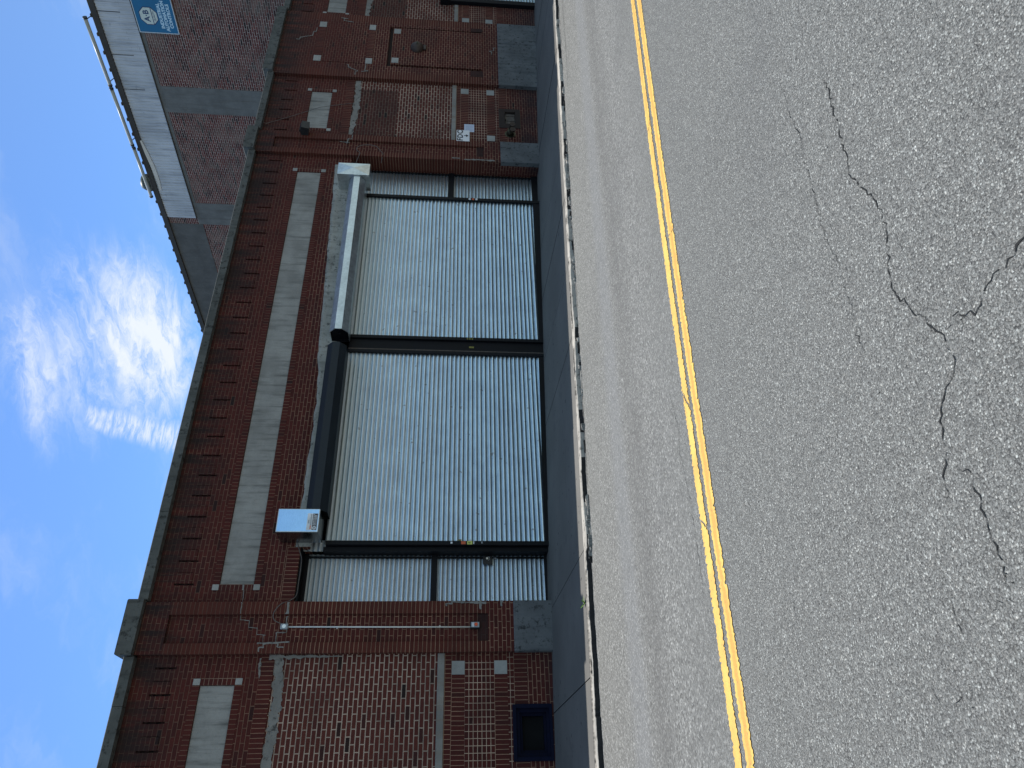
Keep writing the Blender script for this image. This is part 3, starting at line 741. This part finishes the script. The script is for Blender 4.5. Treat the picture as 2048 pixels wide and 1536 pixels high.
# guide rails and posts
mb = MB()
mb.box(4.385, 4.46, YC - .07, YC + .09, -.25, 3.76, 'black_paint', .006)
mb.box(4.30, 4.378, YC + .02, YC + .30, -.25, 3.80, 'black_paint', .004)
mb.build('guide_rail', sh1)
mb = MB()                                                   # wide centre post made of two rails and a board
mb.box(8.43, 8.50, YC - .065, YC + .1, -.32, 3.75, 'black_paint', .006); mb.box(8.504, 8.545, YC - .03, YC + .09, -.32, 3.75, 'old_board', .004)
mb.box(8.549, 8.78, YC - .015, YC + .1, -.32, 3.75, 'black_paint', .004); mb.box(8.784, 8.86, YC - .065, YC + .1, -.34, 3.75, 'black_paint', .006)
mb.build('guide_rail', sh1)
mb = MB(); mb.box(12.862, 12.945, YC - .065, YC + .3, -.42, 3.72, 'black_paint', .006); mb.build('guide_rail', sh2)
# motor boxes
mb = MB(); mb.box(4.40, 4.81, 11.708, W0 - .012, 3.81, 4.50, 'box_steel_shade', .006); mb.box(4.404, 4.806, 11.70, 11.709, 3.814, 4.496, 'galvanised', .003); mb.box(4.414, 4.796, 11.6985, 11.702, 3.826, 4.484, 'sheet_steel_sky'); bx1 = mb.build('motor_box', sh1)
mb = MB(); x0, x1, z0, z1, yf, yb = 12.99, 13.36, 3.63, 4.35, 11.74, W0 - .012
for q in ([(x0, yf, z0), (x0, yb, z0), (x0, yb, z1), (x0, yf, z1)], [(x1, yf, z0), (x1, yf, z1), (x1, yb, z1), (x1, yb, z0)],
          [(x0, yf, z1), (x0, yb, z1), (x1, yb, z1), (x1, yf, z1)], [(x0, yf, z0), (x1, yf, z0), (x1, yb, z0), (x0, yb, z0)]): mb.face(q, 'galvanised')
cp = ((x0 + x1) / 2, yf - .045, (z0 + z1) / 2); cor = [(x0, yf, z0), (x1, yf, z0), (x1, yf, z1), (x0, yf, z1)]
for k in range(4): mb.face([cor[k], cor[(k + 1) % 4], cp], 'galvanised')
mb.build('motor_box', sh2)
# maker's sticker on the left box: black strip with a disc, grey lines of print
mb = MB(); ys = 11.6985 - .003
mb.box(4.43, 4.725, ys - .001, ys + .003, 3.835, 4.005, 'sticker_white')
mb.box(4.437, 4.722, ys - .003, ys - .0015, 3.84, 3.915, 'sign_black')
mb.disc((4.472, ys - .005, 3.877), .031, (0, 1, 0), 'sticker_white'); mb.disc((4.472, ys - .0065, 3.877), .02, (0, 1, 0), 'plastic_grey')
rnd = random.Random(4)
for r in range(3):
    x = 4.515
    while x < 4.70:
        w = rnd.uniform(.008, .022); mb.box(x, min(x + w, 4.715), ys - .005, ys - .0035, 3.851 + r * .021, 3.862 + r * .021, 'sticker_white'); x += w + .007
x = 4.45
while x < 4.71:
    w = rnd.uniform(.006, .014); mb.box(x, x + w, ys - .003, ys - .0015, 3.93, 3.952, 'sticker_orange' if x < 4.52 else 'plastic_grey'); x += w + .005
mb.box(4.55, 4.61, ys - .003, ys - .0015, 3.968, 3.985, 'plastic_grey')
mb.build('label', sh1)
# stickers on the guide rails, each one a piece of its own
def sticker(sh, x0, x1, y, z0, z1, mt, txt=None):
    mb = MB(); mb.box(x0, x1, y - .002, y + .002, z0, z1, mt)
    if txt: text_mesh(mb, txt, .06, 'sign_black', ((x0 + x1) / 2, y - .004, (z0 + z1) / 2), (1, 0, 0), (0, 0, 1))
    mb.build('sticker', sh)
yy = YC - .07 - .003
sticker(sh1, 4.395, 4.45, yy, 1.345, 1.425, 'sticker_orange'); sticker(sh1, 4.392, 4.452, yy, 1.23, 1.32, 'sticker_yellow', '8'); sticker(sh1, 4.40, 4.448, yy, 1.195, 1.212, 'sticker_white')
sticker(sh1, 4.405, 4.44, yy, 1.575, 1.61, 'sticker_white'); sticker(sh1, 4.41, 4.445, yy, 1.05, 1.07, 'plastic_grey')
sticker(sh1, 4.462, 4.50, YC - .03, 1.42, 1.47, 'sticker_olive'); sticker(sh1, 4.462, 4.50, YC - .03, 1.25, 1.28, 'sticker_white')
for z in (1.22, 1.27, 1.32): sticker(sh1, 8.80, 8.835, YC - .068, z, z + .03, 'sticker_olive')
sticker(sh1, 8.62, 8.66, YC - .018, 1.2, 1.3, 'sticker_olive')
for z, mt in ((1.12, 'sticker_white'), (1.2, 'sticker_orange'), (1.28, 'sticker_white')): sticker(sh2, 12.875, 12.93, YC - .068, z, z + .05, mt)

# corrugated side leaves
def side_leaf(x0, x1, bars, z0, seed, lab, post):
    mb = MB(); slats(mb, x0, x1, z0, 4.20, YS, .083, 'slat_dull', .021, seed, 4)
    o = child(mb.build('side_panel', merge=1e-4, recalc=False)); o['label'] = lab
    mb = MB()
    for a, b2 in bars: mb.box(x0, x1, YS - .05, YS + .02, a, b2, 'black_paint', .004)
    mb.box(post, post + .035, YS - .045, YS + .02, z0, 4.2, 'black_paint', .003)
    mb.box(x0, x1, YS - .07, YS - .0, gz((x0 + x1) / 2) - .08, z0 + .06, 'black_paint', .004)
    mb.build('frame', o); return o
sp1 = side_leaf(3.39, 4.32, [(1.83, 1.94), (4.06, 4.16)], -.12, 21, 'corrugated steel panel with a lock beside the left pier', 4.245)
sp2 = side_leaf(12.93, 14.09, [(1.68, 1.81)], -.30, 22, 'corrugated steel panel in the right corner of the opening', 14.02)
mb = MB(); y = YS - .055
mb.box(4.13, 4.29, y - .012, y, .86, 1.03, 'plastic_black', .004)
mb.tube([(4.235, y - .012, .955), (4.235, y - .032, .955)], .02, 'conduit_steel', 12)
mb.tube([(4.235 + .035 * math.cos(t), y - .02, .945 + .035 * math.sin(t)) for t in [math.pi * (1.05 + .9 * k / 8) for k in range(9)]], .005, 'conduit_steel', 6)
for z in (.83, .80): mb.disc((4.245, y - .004, z), .008, (0, 1, 0), 'sticker_white', 8)
mb.build('lock', sp1)
for i in range(11):                                          # row of little holes in the lower leaf
    mb = MB(); mb.disc((3.50 + random.uniform(-.006, .006), YS - .019, 1.72 - i * .083 - random.choice((0, .02))), random.choice((.006, .009, .011)), (0, 1, 0), 'void', 8); mb.build('bolt_hole', sp1)
# dark backing behind all leaves, far door of the next bay
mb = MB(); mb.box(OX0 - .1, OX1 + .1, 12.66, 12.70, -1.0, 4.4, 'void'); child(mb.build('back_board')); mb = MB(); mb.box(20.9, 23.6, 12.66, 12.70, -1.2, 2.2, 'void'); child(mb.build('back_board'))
mb = MB(); slats(mb, 21.12, 23.4, -.66, 1.93, W0 - .06, .0862, 'slat_steel', seed=31, segs=4); sh3 = child(mb.build('roller_shutter', merge=1e-4, recalc=False)); sh3['label'] = 'low roller shutter at the far right end'
mb = MB(); mb.box(20.93, 21.12, W0 - .12, W0 + .1, -.75, 1.95, 'black_paint', .006); mb.build('guide_rail', sh3); mb = MB(); mb.box(23.4, 23.5, W0 - .12, W0 + .1, -.75, 1.95, 'black_paint', .006); mb.build('guide_rail', sh3)
mb = MB(); mb.box(20.90, 23.55, W0 - .3, W0 + .05, 1.95, 2.20, 'black_paint', .01); mb.build('shutter_hood', sh3)
# rough parged lintel above the hoods
def lerp(x, pts):
    for (a, va), (b2, vb) in zip(pts, pts[1:]):
        if a <= x <= b2: return va + (vb - va) * (x - a) / (b2 - a)
    return pts[-1][1]
mb = MB(); rnd = random.Random(9); prev = None; X = 4.33
while X < 13.87:
    top = lerp(X, ((4.33, 4.25), (5.56, 4.24), (7.2, 4.22), (8.6, 4.335), (10, 4.38), (12, 4.46), (13.87, 4.53))) + .03 * mnoise.noise(Vector((X * 3.1, 0, 4))) + .012 * mnoise.noise(Vector((X * 14, 0, 4)))
    col = [(X, W0 + .02, top + .003), (X, W0 - .012 + .006 * mnoise.noise(Vector((X * 6, 1, 1))), top)]
    for k in range(1, 6):
        z = top + (3.98 - top) * k / 5; col.append((X, W0 - .014 + .008 * mnoise.noise(Vector((X * 7, z * 7, 2))), z))
    if prev:
        for a in range(len(col) - 1): mb.face([prev[a], col[a], col[a + 1], prev[a + 1]], 'rough_parge', smooth=True)
    prev = col; X += .05
child(mb.build('lintel', merge=1e-4))
mb = MB(); mb.box(OX0, 4.33, W0 + .05, W0 + .41, 4.135, 4.158, 'black_paint'); child(mb.build('lintel_angle'))
mb = MB(); slats(mb, 4.30, 4.50, 3.70, 4.16, YC + .06, .0862, 'slat_dull', seed=44, segs=2); mb.build('upper_panel', sp1, recalc=False)

# dome-shaped bell housing on the wide pier
mb = MB(); cx, cz, yb = 18.52, 2.77, W0 - .108
for k in range(6):
    a0, a1 = k / 6 * math.pi / 2, (k + 1) / 6 * math.pi / 2
    for j in range(20):
        t0, t1 = j * math.pi / 10, (j + 1) * math.pi / 10
        pt = lambda a, t: (cx + .21 * math.cos(a) * math.cos(t), yb - .15 * math.sin(a), cz + .19 * math.cos(a) * math.sin(t))
        mb.face([pt(a0, t0), pt(a0, t1), pt(a1, t1), pt(a1, t0)], 'bronze', smooth=True)
mb.box(cx - .10, cx + .10, yb - .06, yb + .0, cz - .25, cz - .17, 'bronze', .02); mb.tube([(cx, yb - .02, cz), (cx, yb - .19, cz)], .022, 'brass_old', 10)
bell = tag(mb.build('alarm_bell'), 'dark brown domed alarm bell on the wide brick pier at right', 'bell')

# ------------------------------------------------------------------ things fixed to the warehouse
sw = tag(empty('door_switch', (2.98, W0 - .09, 1.1)), 'grey push-button box with orange button on a thin steel conduit on the left pier', 'door switch')
def ch(mb, name, p):
    o = mb.build(name); o.parent = p; o.matrix_parent_inverse = Matrix.Translation(p.location).inverted(); return o
yA = W0 - .035
mb = MB(); mb.tube([(2.985, yA - .02, 4.18), (2.972, yA - .02, 2.6), (2.965, yA - .02, 1.26)], .012, 'conduit_white', 8)
for z in (3.4, 1.75): mb.box(2.955, 2.992, yA - .012, yA, z, z + .018, 'conduit_steel')
ch(mb, 'conduit', sw)
mb = MB(); mb.box(2.93, 3.035, yA - .085, yA, 1.105, 1.262, 'plastic_black', .008); mb.box(2.942, 3.025, yA - .098, yA - .085, 1.118, 1.252, 'plastic_grey', .005)
sb = ch(mb, 'switch_box', sw)
mb = MB(); mb.tube([(2.985, yA - .098, 1.172), (2.985, yA - .118, 1.172)], .027, 'orange_red', 14); mb.box(2.95, 3.015, yA - .102, yA - .0985, 1.208, 1.232, 'sticker_white'); 
o = mb.build('button'); o.parent = sb
mb = MB(); mb.box(2.945, 3.03, yA - .06, yA, 4.18, 4.30, 'plastic_grey', .012); mb.disc((2.987, yA - .062, 4.24), .03, (0, 1, 0), 'conduit_steel', 14); ch(mb, 'junction_box', sw)
def spline(pts, n=10):
    out = []; P = [Vector(p) for p in pts]; P = [P[0] * 2 - P[1]] + P + [P[-1] * 2 - P[-2]]
    for i in range(1, len(P) - 2):
        for k in range(n):
            t = k / n; a, b2, c2, d2 = P[i - 1], P[i], P[i + 1], P[i + 2]
            out.append(.5 * ((2 * b2) + (c2 - a) * t + (2 * a - 5 * b2 + 4 * c2 - d2) * t * t + (3 * b2 - a - 3 * c2 + d2) * t ** 3))
    out.append(P[-2]); return out
mb = MB(); mb.tube(spline([(3.03, yA - .03, 4.29), (3.08, yA - .08, 4.40), (3.19, W0 - .13, 4.42), (3.33, W0 - .12, 4.33), (3.42, W0 - .03, 4.2), (3.52, W0 + .02, 4.13), (3.72, W0 + .05, 4.13), (3.92, W0 - .02, 4.11), (4.12, W0 - .01, 4.12), (4.24, W0 - .012, 4.16), (4.395, W0 - .02, 4.22)]), .008, 'cable_grey', 6)
ch(mb, 'cable', sw)

fs = tag(empty('pipe_sign', (15.02, W0 - .03, 1.33)), 'white metal sign with black letters FDC and a down arrow', 'sign')
mb = MB(); y = W0 - .10; mb.box(14.80, 15.21, y, y + .006, 1.32, 1.645, 'sign_white', .002); ch(mb, 'plate', fs)
mb = MB(); text_mesh(mb, 'FDC', .195, 'sign_black', (15.005, y - .003, 1.55), (1, 0, 0), (0, 0, 1), spacing=1.12, bold=.006, xs=.98)
mb.box(14.995, 15.015, y - .004, y - .002, 1.39, 1.46, 'sign_black')
mb.face([(14.955, y - .003, 1.41), (15.005, y - .003, 1.342), (15.055, y - .003, 1.41)], 'sign_black'); ch(mb, 'lettering', fs)
pp = tag(empty('notice', (15.43, W0 - .006, 1.21)), 'pale blue paper notice taped to the brick right of the white sign', 'notice')
mb = MB(); mb.box(15.27, 15.56, W0 - .012, W0 - .008, 1.20, 1.455, 'notice_paper'); ch(mb, 'sheet', pp)
mb = MB()
for r in range(9):
    x = 15.30
    while x < 15.52:
        w = random.uniform(.015, .05); mb.box(x, min(x + w, 15.53), W0 - .0145, W0 - .0125, 1.235 + r * .022, 1.241 + r * .022, 'notice_ink'); x += w + .012
ch(mb, 'print', pp)
lp = tag(empty('flood_light', (15.0, W0 - .1, 5.25)), 'small dark square flood light beside the concrete panel above the pipe sign', 'flood light')
mb = MB(); mb.prism([(W0 - .30, 5.22), (W0 - .34, 5.40), (W0 - .22, 5.46), (W0 - .10, 5.42), (W0 - .10, 5.26)], 'x', 14.72, 14.96, 'lamp_dark'); ch(mb, 'housing', lp)
mb = MB(); mb.box(14.80, 14.88, W0 - .1, W0 - .05, 5.3, 5.4, 'lamp_dark'); ch(mb, 'bracket', lp)
fd = tag(empty('fire_hydrant_inlet', (15.2, W0, .2)), 'old brass twin fire pipe inlet low on the wall below the white sign', 'pipe inlet')
mb = MB(); mb.tube([(15.28, W0 - .0, .28), (15.28, W0 - .13, .28)], [.10, .075], 'brass_old', 14); mb.disc((15.28, W0 - .004, .28), .14, (0, 1, 0), 'brass_old'); ch(mb, 'flange', fd)
for s, x in ((0, 15.16), (1, 15.35)):
    mb = MB(); mb.tube([(15.28, W0 - .09, .28), (x, W0 - .2, .25), (x - .01, W0 - .24, .24)], [.05, .055, .06], 'brass_old', 12); mb.tube([(x - .01, W0 - .24, .24), (x - .012, W0 - .265, .238)], .072, 'bronze', 12); ch(mb, 'inlet', fd)
mb = MB(); mb.tube([(15.14, W0 - .14, 6.5), (15.16, W0 - .03, 6.35), (15.5, W0 - .03, 5.75), (15.89, W0 - .03, 5.12), (16.05, W0 - .03, 4.6), (16.12, W0 - .03, 4.3)], .006, 'cable_grey', 5)
tag(mb.build('wire'), 'thin loose wire hanging slantwise across the bay right of the shutters', 'wire')
mb = MB(); yB = W0 - .10
pts = [(14.30 + .16 * math.cos(t), yB - .02, 3.78 + .28 * math.sin(t)) for t in [2.6 - 3.4 * k / 14 for k in range(15)]]
mb.tube([(13.36, W0 - .2, 3.9), (13.8, W0 - .12, 4.03)] + [(14.14, yB - .03, 3.96)] + pts[1:] + [(14.2, yB, 3.42), (13.95, W0 - .02, 3.45)], .008, 'cable_grey', 6)
tag(mb.build('cable'), 'thin grey cable looping on the pier beside the right motor box', 'cable')

# weed at the kerb
mb = MB(); rnd = random.Random(2); wx, wy, wz = 2.57, 9.36, swz(9.36) + gz(2.57)
for i in range(11):
    a = rnd.uniform(0, 6.28); L = rnd.uniform(.05, .11); el = rnd.uniform(.3, 1.2); d = Vector((math.cos(a) * math.cos(el), math.sin(a) * math.cos(el), math.sin(el)))
    s = d.cross(Vector((0, 0, 1))).normalized() * rnd.uniform(.010, .018); p = Vector((wx, wy, wz)); up = Vector((0, 0, .01))
    mb.face([p, p + d * L * .5 + s, p + d * L - up, p + d * L * .5 - s], 'weed_green')
tag(mb.build('weed', merge=0, recalc=False), 'tiny bright green weed growing from the kerb edge', 'weed')

# ------------------------------------------------------------------ tall building behind (its own frame: local x = towards the street, -y = outwards)
PH = R(-8); dv = Vector((math.sin(PH), math.cos(PH), 0)); P0 = Vector((21.7047, 15.6564, 0))
rz = math.atan2(-dv.y, -dv.x)                               # local +x = -dv
bb = tag(empty('tall_building', P0, rz), 'taller building behind with grimy brick flank and white metal siding under the roof edge', 'building')
def bch(mb, name, merge=1e-4, recalc=True, parent=bb):
    o = mb.build(name, parent, merge, recalc); return o
rects = []; S0, S1 = -4.0, 24.0
def br(s0, s1, z0, z1, d, m): rects.append((-s1, -s0, z0, z1, d, m, 0, 0))
br(S0, S1, -1.5, 12.8, 0, 'brick_back')
br(.46, 1.40, -1.5, 11.62, .006, 'stucco_band'); br(5.15, 6.15, -1.5, 11.62, .006, 'stucco_band'); br(6.15, S1, 11.48, 12.8, .012, 'stucco'); br(S0, 5.85, 11.52, 11.66, .01, 'stucco_band')
mb = MB(); relief(mb, rects, 0, (-S1, -S0), (-1.5, 12.8))
D = 26
for q in ([(-S0, 0, -1.5), (-S0, D, -1.5), (-S0, D, 12.8), (-S0, 0, 12.8)], [(-S1, 0, -1.5), (-S1, D, -1.5), (-S1, D, 12.8), (-S1, 0, 12.8)], [(-S1, D, -1.5), (-S0, D, -1.5), (-S0, D, 12.8), (-S1, D, 12.8)]): mb.face(q, 'brick_back')
bch(mb, 'wall', recalc=False)
mb = MB(); mb.face([(-S1, .3, 12.79), (-S0, .3, 12.79), (-S0, D, 12.79), (-S1, D, 12.79)], 'roof_membrane'); bch(mb, 'roof')
mb = MB(); mb.box(-S1, -S0, -.10, .25, 12.73, 12.92, 'roof_trim', .01)
x = -S1 + .2
while x < -S0:
    mb.box(x, x + .10, -.11, .02, 12.90, 12.965, 'roof_trim', .012); x += .58 + random.uniform(-.03, .03)
bch(mb, 'roof_edge')
mb = MB(); x = -5.84; prev = None; k = 0                    # ribbed siding, real ribs
prof = [(0, 0), (.052, 0), (.060, .018), (.086, .018), (.094, 0)]
pts = []
while x < -S0:
    for a, b2 in prof: pts.append((x + a, -.035 - b2))
    x += .115
for (a, ya), (b2, yb) in zip(pts, pts[1:]): mb.face([(a, ya, 11.66), (b2, yb, 11.66), (b2, yb, 12.73), (a, ya, 12.73)], 'siding_white')
mb.face([(-5.84, -.035, 11.66), (-5.84, .0, 11.66), (-5.84, 0, 12.73), (-5.84, -.035, 12.73)], 'siding_white')
mb.box(-5.86, -S0, -.06, .0, 11.635, 11.658, 'roof_trim')
for xx in (1.9, .55, -.62): mb.box(xx, xx + .02, -.058, -.05, 12.05, 12.73, 'roof_trim')
sd = bch(mb, 'siding')
# blue sign
sg = tag(empty('company_sign', P0, rz), 'blue sign with a cream octagon emblem and pale lettering on the brick flank', 'sign')
mb = MB(); sx0, sx1, sz0, sz1 = 1.36, 2.40, 10.44, 11.60
mb.box(sx0, sx1, -.07, -.03, sz0, sz1, 'sign_blue')
for q in ((sx0 - .02, sx0, sz0 - .02, sz1 + .02), (sx1, sx1 + .02, sz0 - .02, sz1 + .02), (sx0, sx1, sz0 - .02, sz0), (sx0, sx1, sz1, sz1 + .02)): mb.box(q[0], q[1], -.078, -.028, q[2], q[3], 'sign_edge')
mb.build('board', sg)
mb = MB(); cx, cz = 1.86, 11.21
def octo(r, y, mat, a0=None):
    pts = [(cx + r * sx, y, cz + r * sz) for sx, sz in ((-.42, 1), (.42, 1), (1, .42), (1, -.42), (.42, -1), (-.42, -1), (-1, -.42), (-1, .42))]; mb.face(pts, mat)
octo(.275, -.0715, 'sign_navy'); octo(.25, -.073, 'sign_cream')
mb.box(cx - .25, cx + .25, -.0765, -.0735, cz - .115, cz - .095, 'sign_navy')
text_mesh(mb, 'A·B', .235, 'sign_navy', (cx, -.0755, cz + .055), (1, 0, 0), (0, 0, 1), bold=.006)
text_mesh(mb, 'QUALITY', .072, 'sign_navy', (cx, -.0755, cz - .165), (1, 0, 0), (0, 0, 1), bold=.001)
mb.build('emblem', sg)
mb = MB()
for t, z in (('INDUSTRIAL', 10.85), ('AUTOMATION', 10.715), ('CONTROLS', 10.58)): text_mesh(mb, t, .135, 'sign_letter', (cx + .02, -.074, z), (1, 0, 0), (0, 0, 1), bold=.007, xs=1.02)
mb.build('lettering', sg)
# sign lights on outriggers above the roof edge
def fixture(s0, s1, zA, zB, label):
    f = tag(empty('sign_light', P0, rz), label, 'sign light', 'long tube lights on arms above the roof edge')
    y = -.35
    mb = MB(); mb.tube([(-s0, y, zA), (-s1, y, zB)], .056, 'fixture_white', 10); mb.build('tube', f)
    for s, z in ((s0, zA), (s1, zB)):
        mb = MB(); mb.tube([(-s - (.03 if s == s0 else -.03), y, z), (-s + (.03 if s == s0 else -.03), y, z)], .066, 'lamp_dark', 10); mb.build('end_cap', f)
    mb = MB(); s = s1 - .1; mb.tube([(-s, y, zB - .03), (-s, -.22, 12.97), (-s, .02, 12.9)], .014, 'lamp_dark', 6); mb.build('arm', f)
    if s0 < -1: 
        mb = MB(); s = s0 + .05; mb.tube([(-s, y, zA - .03), (-s, -.22, 12.97), (-s, .02, 12.9)], .014, 'lamp_dark', 6); mb.build('arm', f)
fixture(-1.81, .35, 13.02, 12.985, 'long tube light nearest the street, above the blue sign')
fixture(.46, 2.53, 12.985, 12.955, 'middle tube light of the row above the roof edge')
fixture(2.65, 4.68, 12.94, 12.93, 'tube light farthest from the street, in front of the round vent')
vt = tag(empty('roof_vent', P0, rz), 'round dark green mushroom vent standing behind the roof edge', 'roof vent')
mb = MB(); cxx = -4.87; mb.tube([(cxx, .8, 12.7), (cxx, .8, 13.3)], .17, 'vent_green', 18); mb.build('neck', vt)
mb = MB(); mb.tube([(cxx, .8, 13.26), (cxx, .8, 13.28), (cxx, .8, 13.50), (cxx, .8, 13.60), (cxx, .8, 13.64)], [.27, .30, .30, .25, .12], 'vent_green', 22)
for k in range(22): 
    a = k * 2 * math.pi / 22; mb.box(cxx + .303 * math.cos(a) - .006, cxx + .303 * math.cos(a) + .006, .8 + .303 * math.sin(a) - .006, .8 + .303 * math.sin(a) + .006, 13.3, 13.48, 'lamp_dark')
mb.build('hood', vt)
mb = MB(); cl = [(-2.5, 12.735), (-3.0, 12.68), (-3.6, 12.62), (-4.2, 12.60), (-4.58, 12.63)]
wv = [.02, .05, .06, .045, .03]
for i in range(len(cl) - 1):
    (a, za), (b2, zb) = cl[i], cl[i + 1]
    mb.face([(a, -.12 - .01 * (i % 2), za + wv[i]), (a, -.075, za - wv[i]), (b2, -.075, zb - wv[i + 1]), (b2, -.12 - .01 * ((i + 1) % 2), zb + wv[i + 1])], 'cloth_white', smooth=True)
cs = mb.build('cloth_strip'); cs.location = P0; cs.rotation_euler = (0, 0, rz); tag(cs, 'loose white strip sagging below the roof edge over the siding', 'cloth strip')

# ------------------------------------------------------------------ sky, sun, camera
EL, AZ = R(68.9), R(15)
w = bpy.data.worlds.new('World'); bpy.context.scene.world = w; w.use_nodes = True
h = NT(w.node_tree); bg = w.node_tree.nodes['Background']
sky = h.n('ShaderNodeTexSky'); sky.sky_type = 'NISHITA'; sky.sun_disc = False; sky.sun_elevation = EL; sky.sun_rotation = AZ
sky.altitude = 50; sky.air_density = 1.0; sky.dust_density = .4; sky.ozone_density = 2.0
vec = h.coord('Generated'); dx, dy, dz = h.xyz(vec)
zz = h.m('MAXIMUM', dz, .06); px = h.m('DIVIDE', dx, zz); py = h.m('DIVIDE', dy, zz)
comb = h.n('ShaderNodeCombineXYZ'); h.put(comb.inputs[0], px); h.put(comb.inputs[1], py); pv = comb.outputs[0]
def gauss(cx, cy, rx, ry, ang):
    ca, sa = math.cos(ang), math.sin(ang); ax = h.m('SUBTRACT', px, cx); ay = h.m('SUBTRACT', py, cy)
    u = h.m('DIVIDE', h.m('ADD', h.m('MULTIPLY', ax, ca), h.m('MULTIPLY', ay, sa)), rx); v = h.m('DIVIDE', h.m('SUBTRACT', h.m('MULTIPLY', ay, ca), h.m('MULTIPLY', ax, sa)), ry)
    r2 = h.m('ADD', h.m('MULTIPLY', u, u), h.m('MULTIPLY', v, v)); return h.m('EXPONENT', h.m('MULTIPLY', r2, -1.0))
wn = h.n('ShaderNodeTexNoise'); h.put(wn.inputs['Vector'], pv); wn.inputs['Scale'].default_value = 2.4; wn.inputs['Detail'].default_value = 5; wn.inputs['Roughness'].default_value = .6
wa = h.n('ShaderNodeVectorMath', operation='MULTIPLY_ADD'); h.put(wa.inputs[0], wn.outputs['Color']); wa.inputs[1].default_value = (.42, .42, 0); h.put(wa.inputs[2], pv)
rotm = h.n('ShaderNodeMapping'); h.put(rotm.inputs['Vector'], wa.outputs[0]); rotm.inputs['Rotation'].default_value = (0, 0, .55); rotm.inputs['Scale'].default_value = (1.7, .9, 1)
n1 = h.noise(rotm.outputs[0], 4.2, 12, .70); n2 = h.noise(pv, 7, 7, .65, .8)
body = h.m('MAXIMUM', h.m('MULTIPLY', gauss(1.45, 2.08, .28, .46, -.45), 1.25), h.m('MULTIPLY', gauss(1.00, 1.56, .15, .24, .5), .85))
body = h.m('MAXIMUM', body, h.m('MULTIPLY', gauss(1.20, 1.76, .30, .34, .2), .78))
dens = h.smooth(h.m('MULTIPLY', h.m('MULTIPLY_ADD', n1, 1.5, -.30), body), .10, .62)
veil = h.m('MULTIPLY', h.smooth(h.noise(rotm.outputs[0], 1.3, 8, .65), .46, .78), .22)
# vapour trail
tx, ty = .383, .924; ax = h.m('SUBTRACT', px, 1.03); ay = h.m('SUBTRACT', py, 1.84)
al = h.m('ADD', h.m('MULTIPLY', ax, tx), h.m('MULTIPLY', ay, ty)); ac = h.m('SUBTRACT', h.m('MULTIPLY', ax, ty), h.m('MULTIPLY', ay, tx))
tw = h.m('MULTIPLY_ADD', h.m('MAXIMUM', al, 0.0), .05, .038)
tr = h.m('MULTIPLY', h.smooth(h.m('DIVIDE', h.m('ABSOLUTE', h.m('ADD', ac, h.m('MULTIPLY', h.m('SUBTRACT', n2, .5), .05))), tw), 1.2, .25), h.m('MULTIPLY', h.smooth(al, -.06, .05), h.smooth(al, 1.6, .8)))
rip = h.smooth(h.noise(h.scale(pv, (14, 34, 1)), 1.0, 6, .68, .5), .34, .66)
trail = h.m('MULTIPLY', tr, h.m('MULTIPLY_ADD', rip, .62, .14))
cl = h.m('MINIMUM', h.m('MAXIMUM', h.m('MAXIMUM', h.m('MULTIPLY', dens, .92), veil), trail), .93)
ahead = h.smooth(dy, -.15, .75)                              # hand-set gain: bluer ahead, unseen rear sky raised to fill the shaded facade
gain = h.mix(ahead, (1.72, 1.70, 1.50), (1.02, 1.42, 1.90))
tint = h.mix(1.0, sky.outputs[0], gain, 'MULTIPLY')
col = h.mix(cl, tint, (9.3, 9.8, 10.2))
w.node_tree.links.new(col, bg.inputs['Color']); bg.inputs['Strength'].default_value = .10

sun = bpy.data.lights.new('sun', 'SUN'); sun.energy = 4.8; sun.angle = R(.5); sun.color = (1, .965, .915)
so = bpy.data.objects.new('sun', sun); C.objects.link(so)
sv = Vector((math.sin(AZ) * math.cos(EL), math.cos(AZ) * math.cos(EL), math.sin(EL)))
so.rotation_euler = sv.to_track_quat('Z', 'Y').to_euler(); so.location = (0, 0, 30)

th, pi_, ro = R(32.26137707), R(4.97628133), R(-1.27354)
f = Vector((math.sin(th) * math.cos(pi_), math.cos(th) * math.cos(pi_), -math.sin(pi_))); r = Vector((math.cos(th), -math.sin(th), 0)); d = f.cross(r)
r2 = r * math.cos(ro) + d * math.sin(ro); d2 = d * math.cos(ro) - r * math.sin(ro)
cam = bpy.data.cameras.new('camera'); cam.sensor_width = 36; cam.lens = 1450 / 2048 * 36; cam.clip_end = 2000; cam.clip_start = .05
co = bpy.data.objects.new('camera', cam); C.objects.link(co)
# the photograph was taken with the phone held upright and stored on its side
mx = Matrix((d2, r2, -f)).transposed().to_4x4(); mx.translation = (0, 0, 1.7); co.matrix_world = mx
sc = bpy.context.scene; sc.camera = co
sc.view_settings.view_transform = 'Standard'; sc.view_settings.look = 'None'; sc.view_settings.exposure = 0; sc.view_settings.gamma = 1
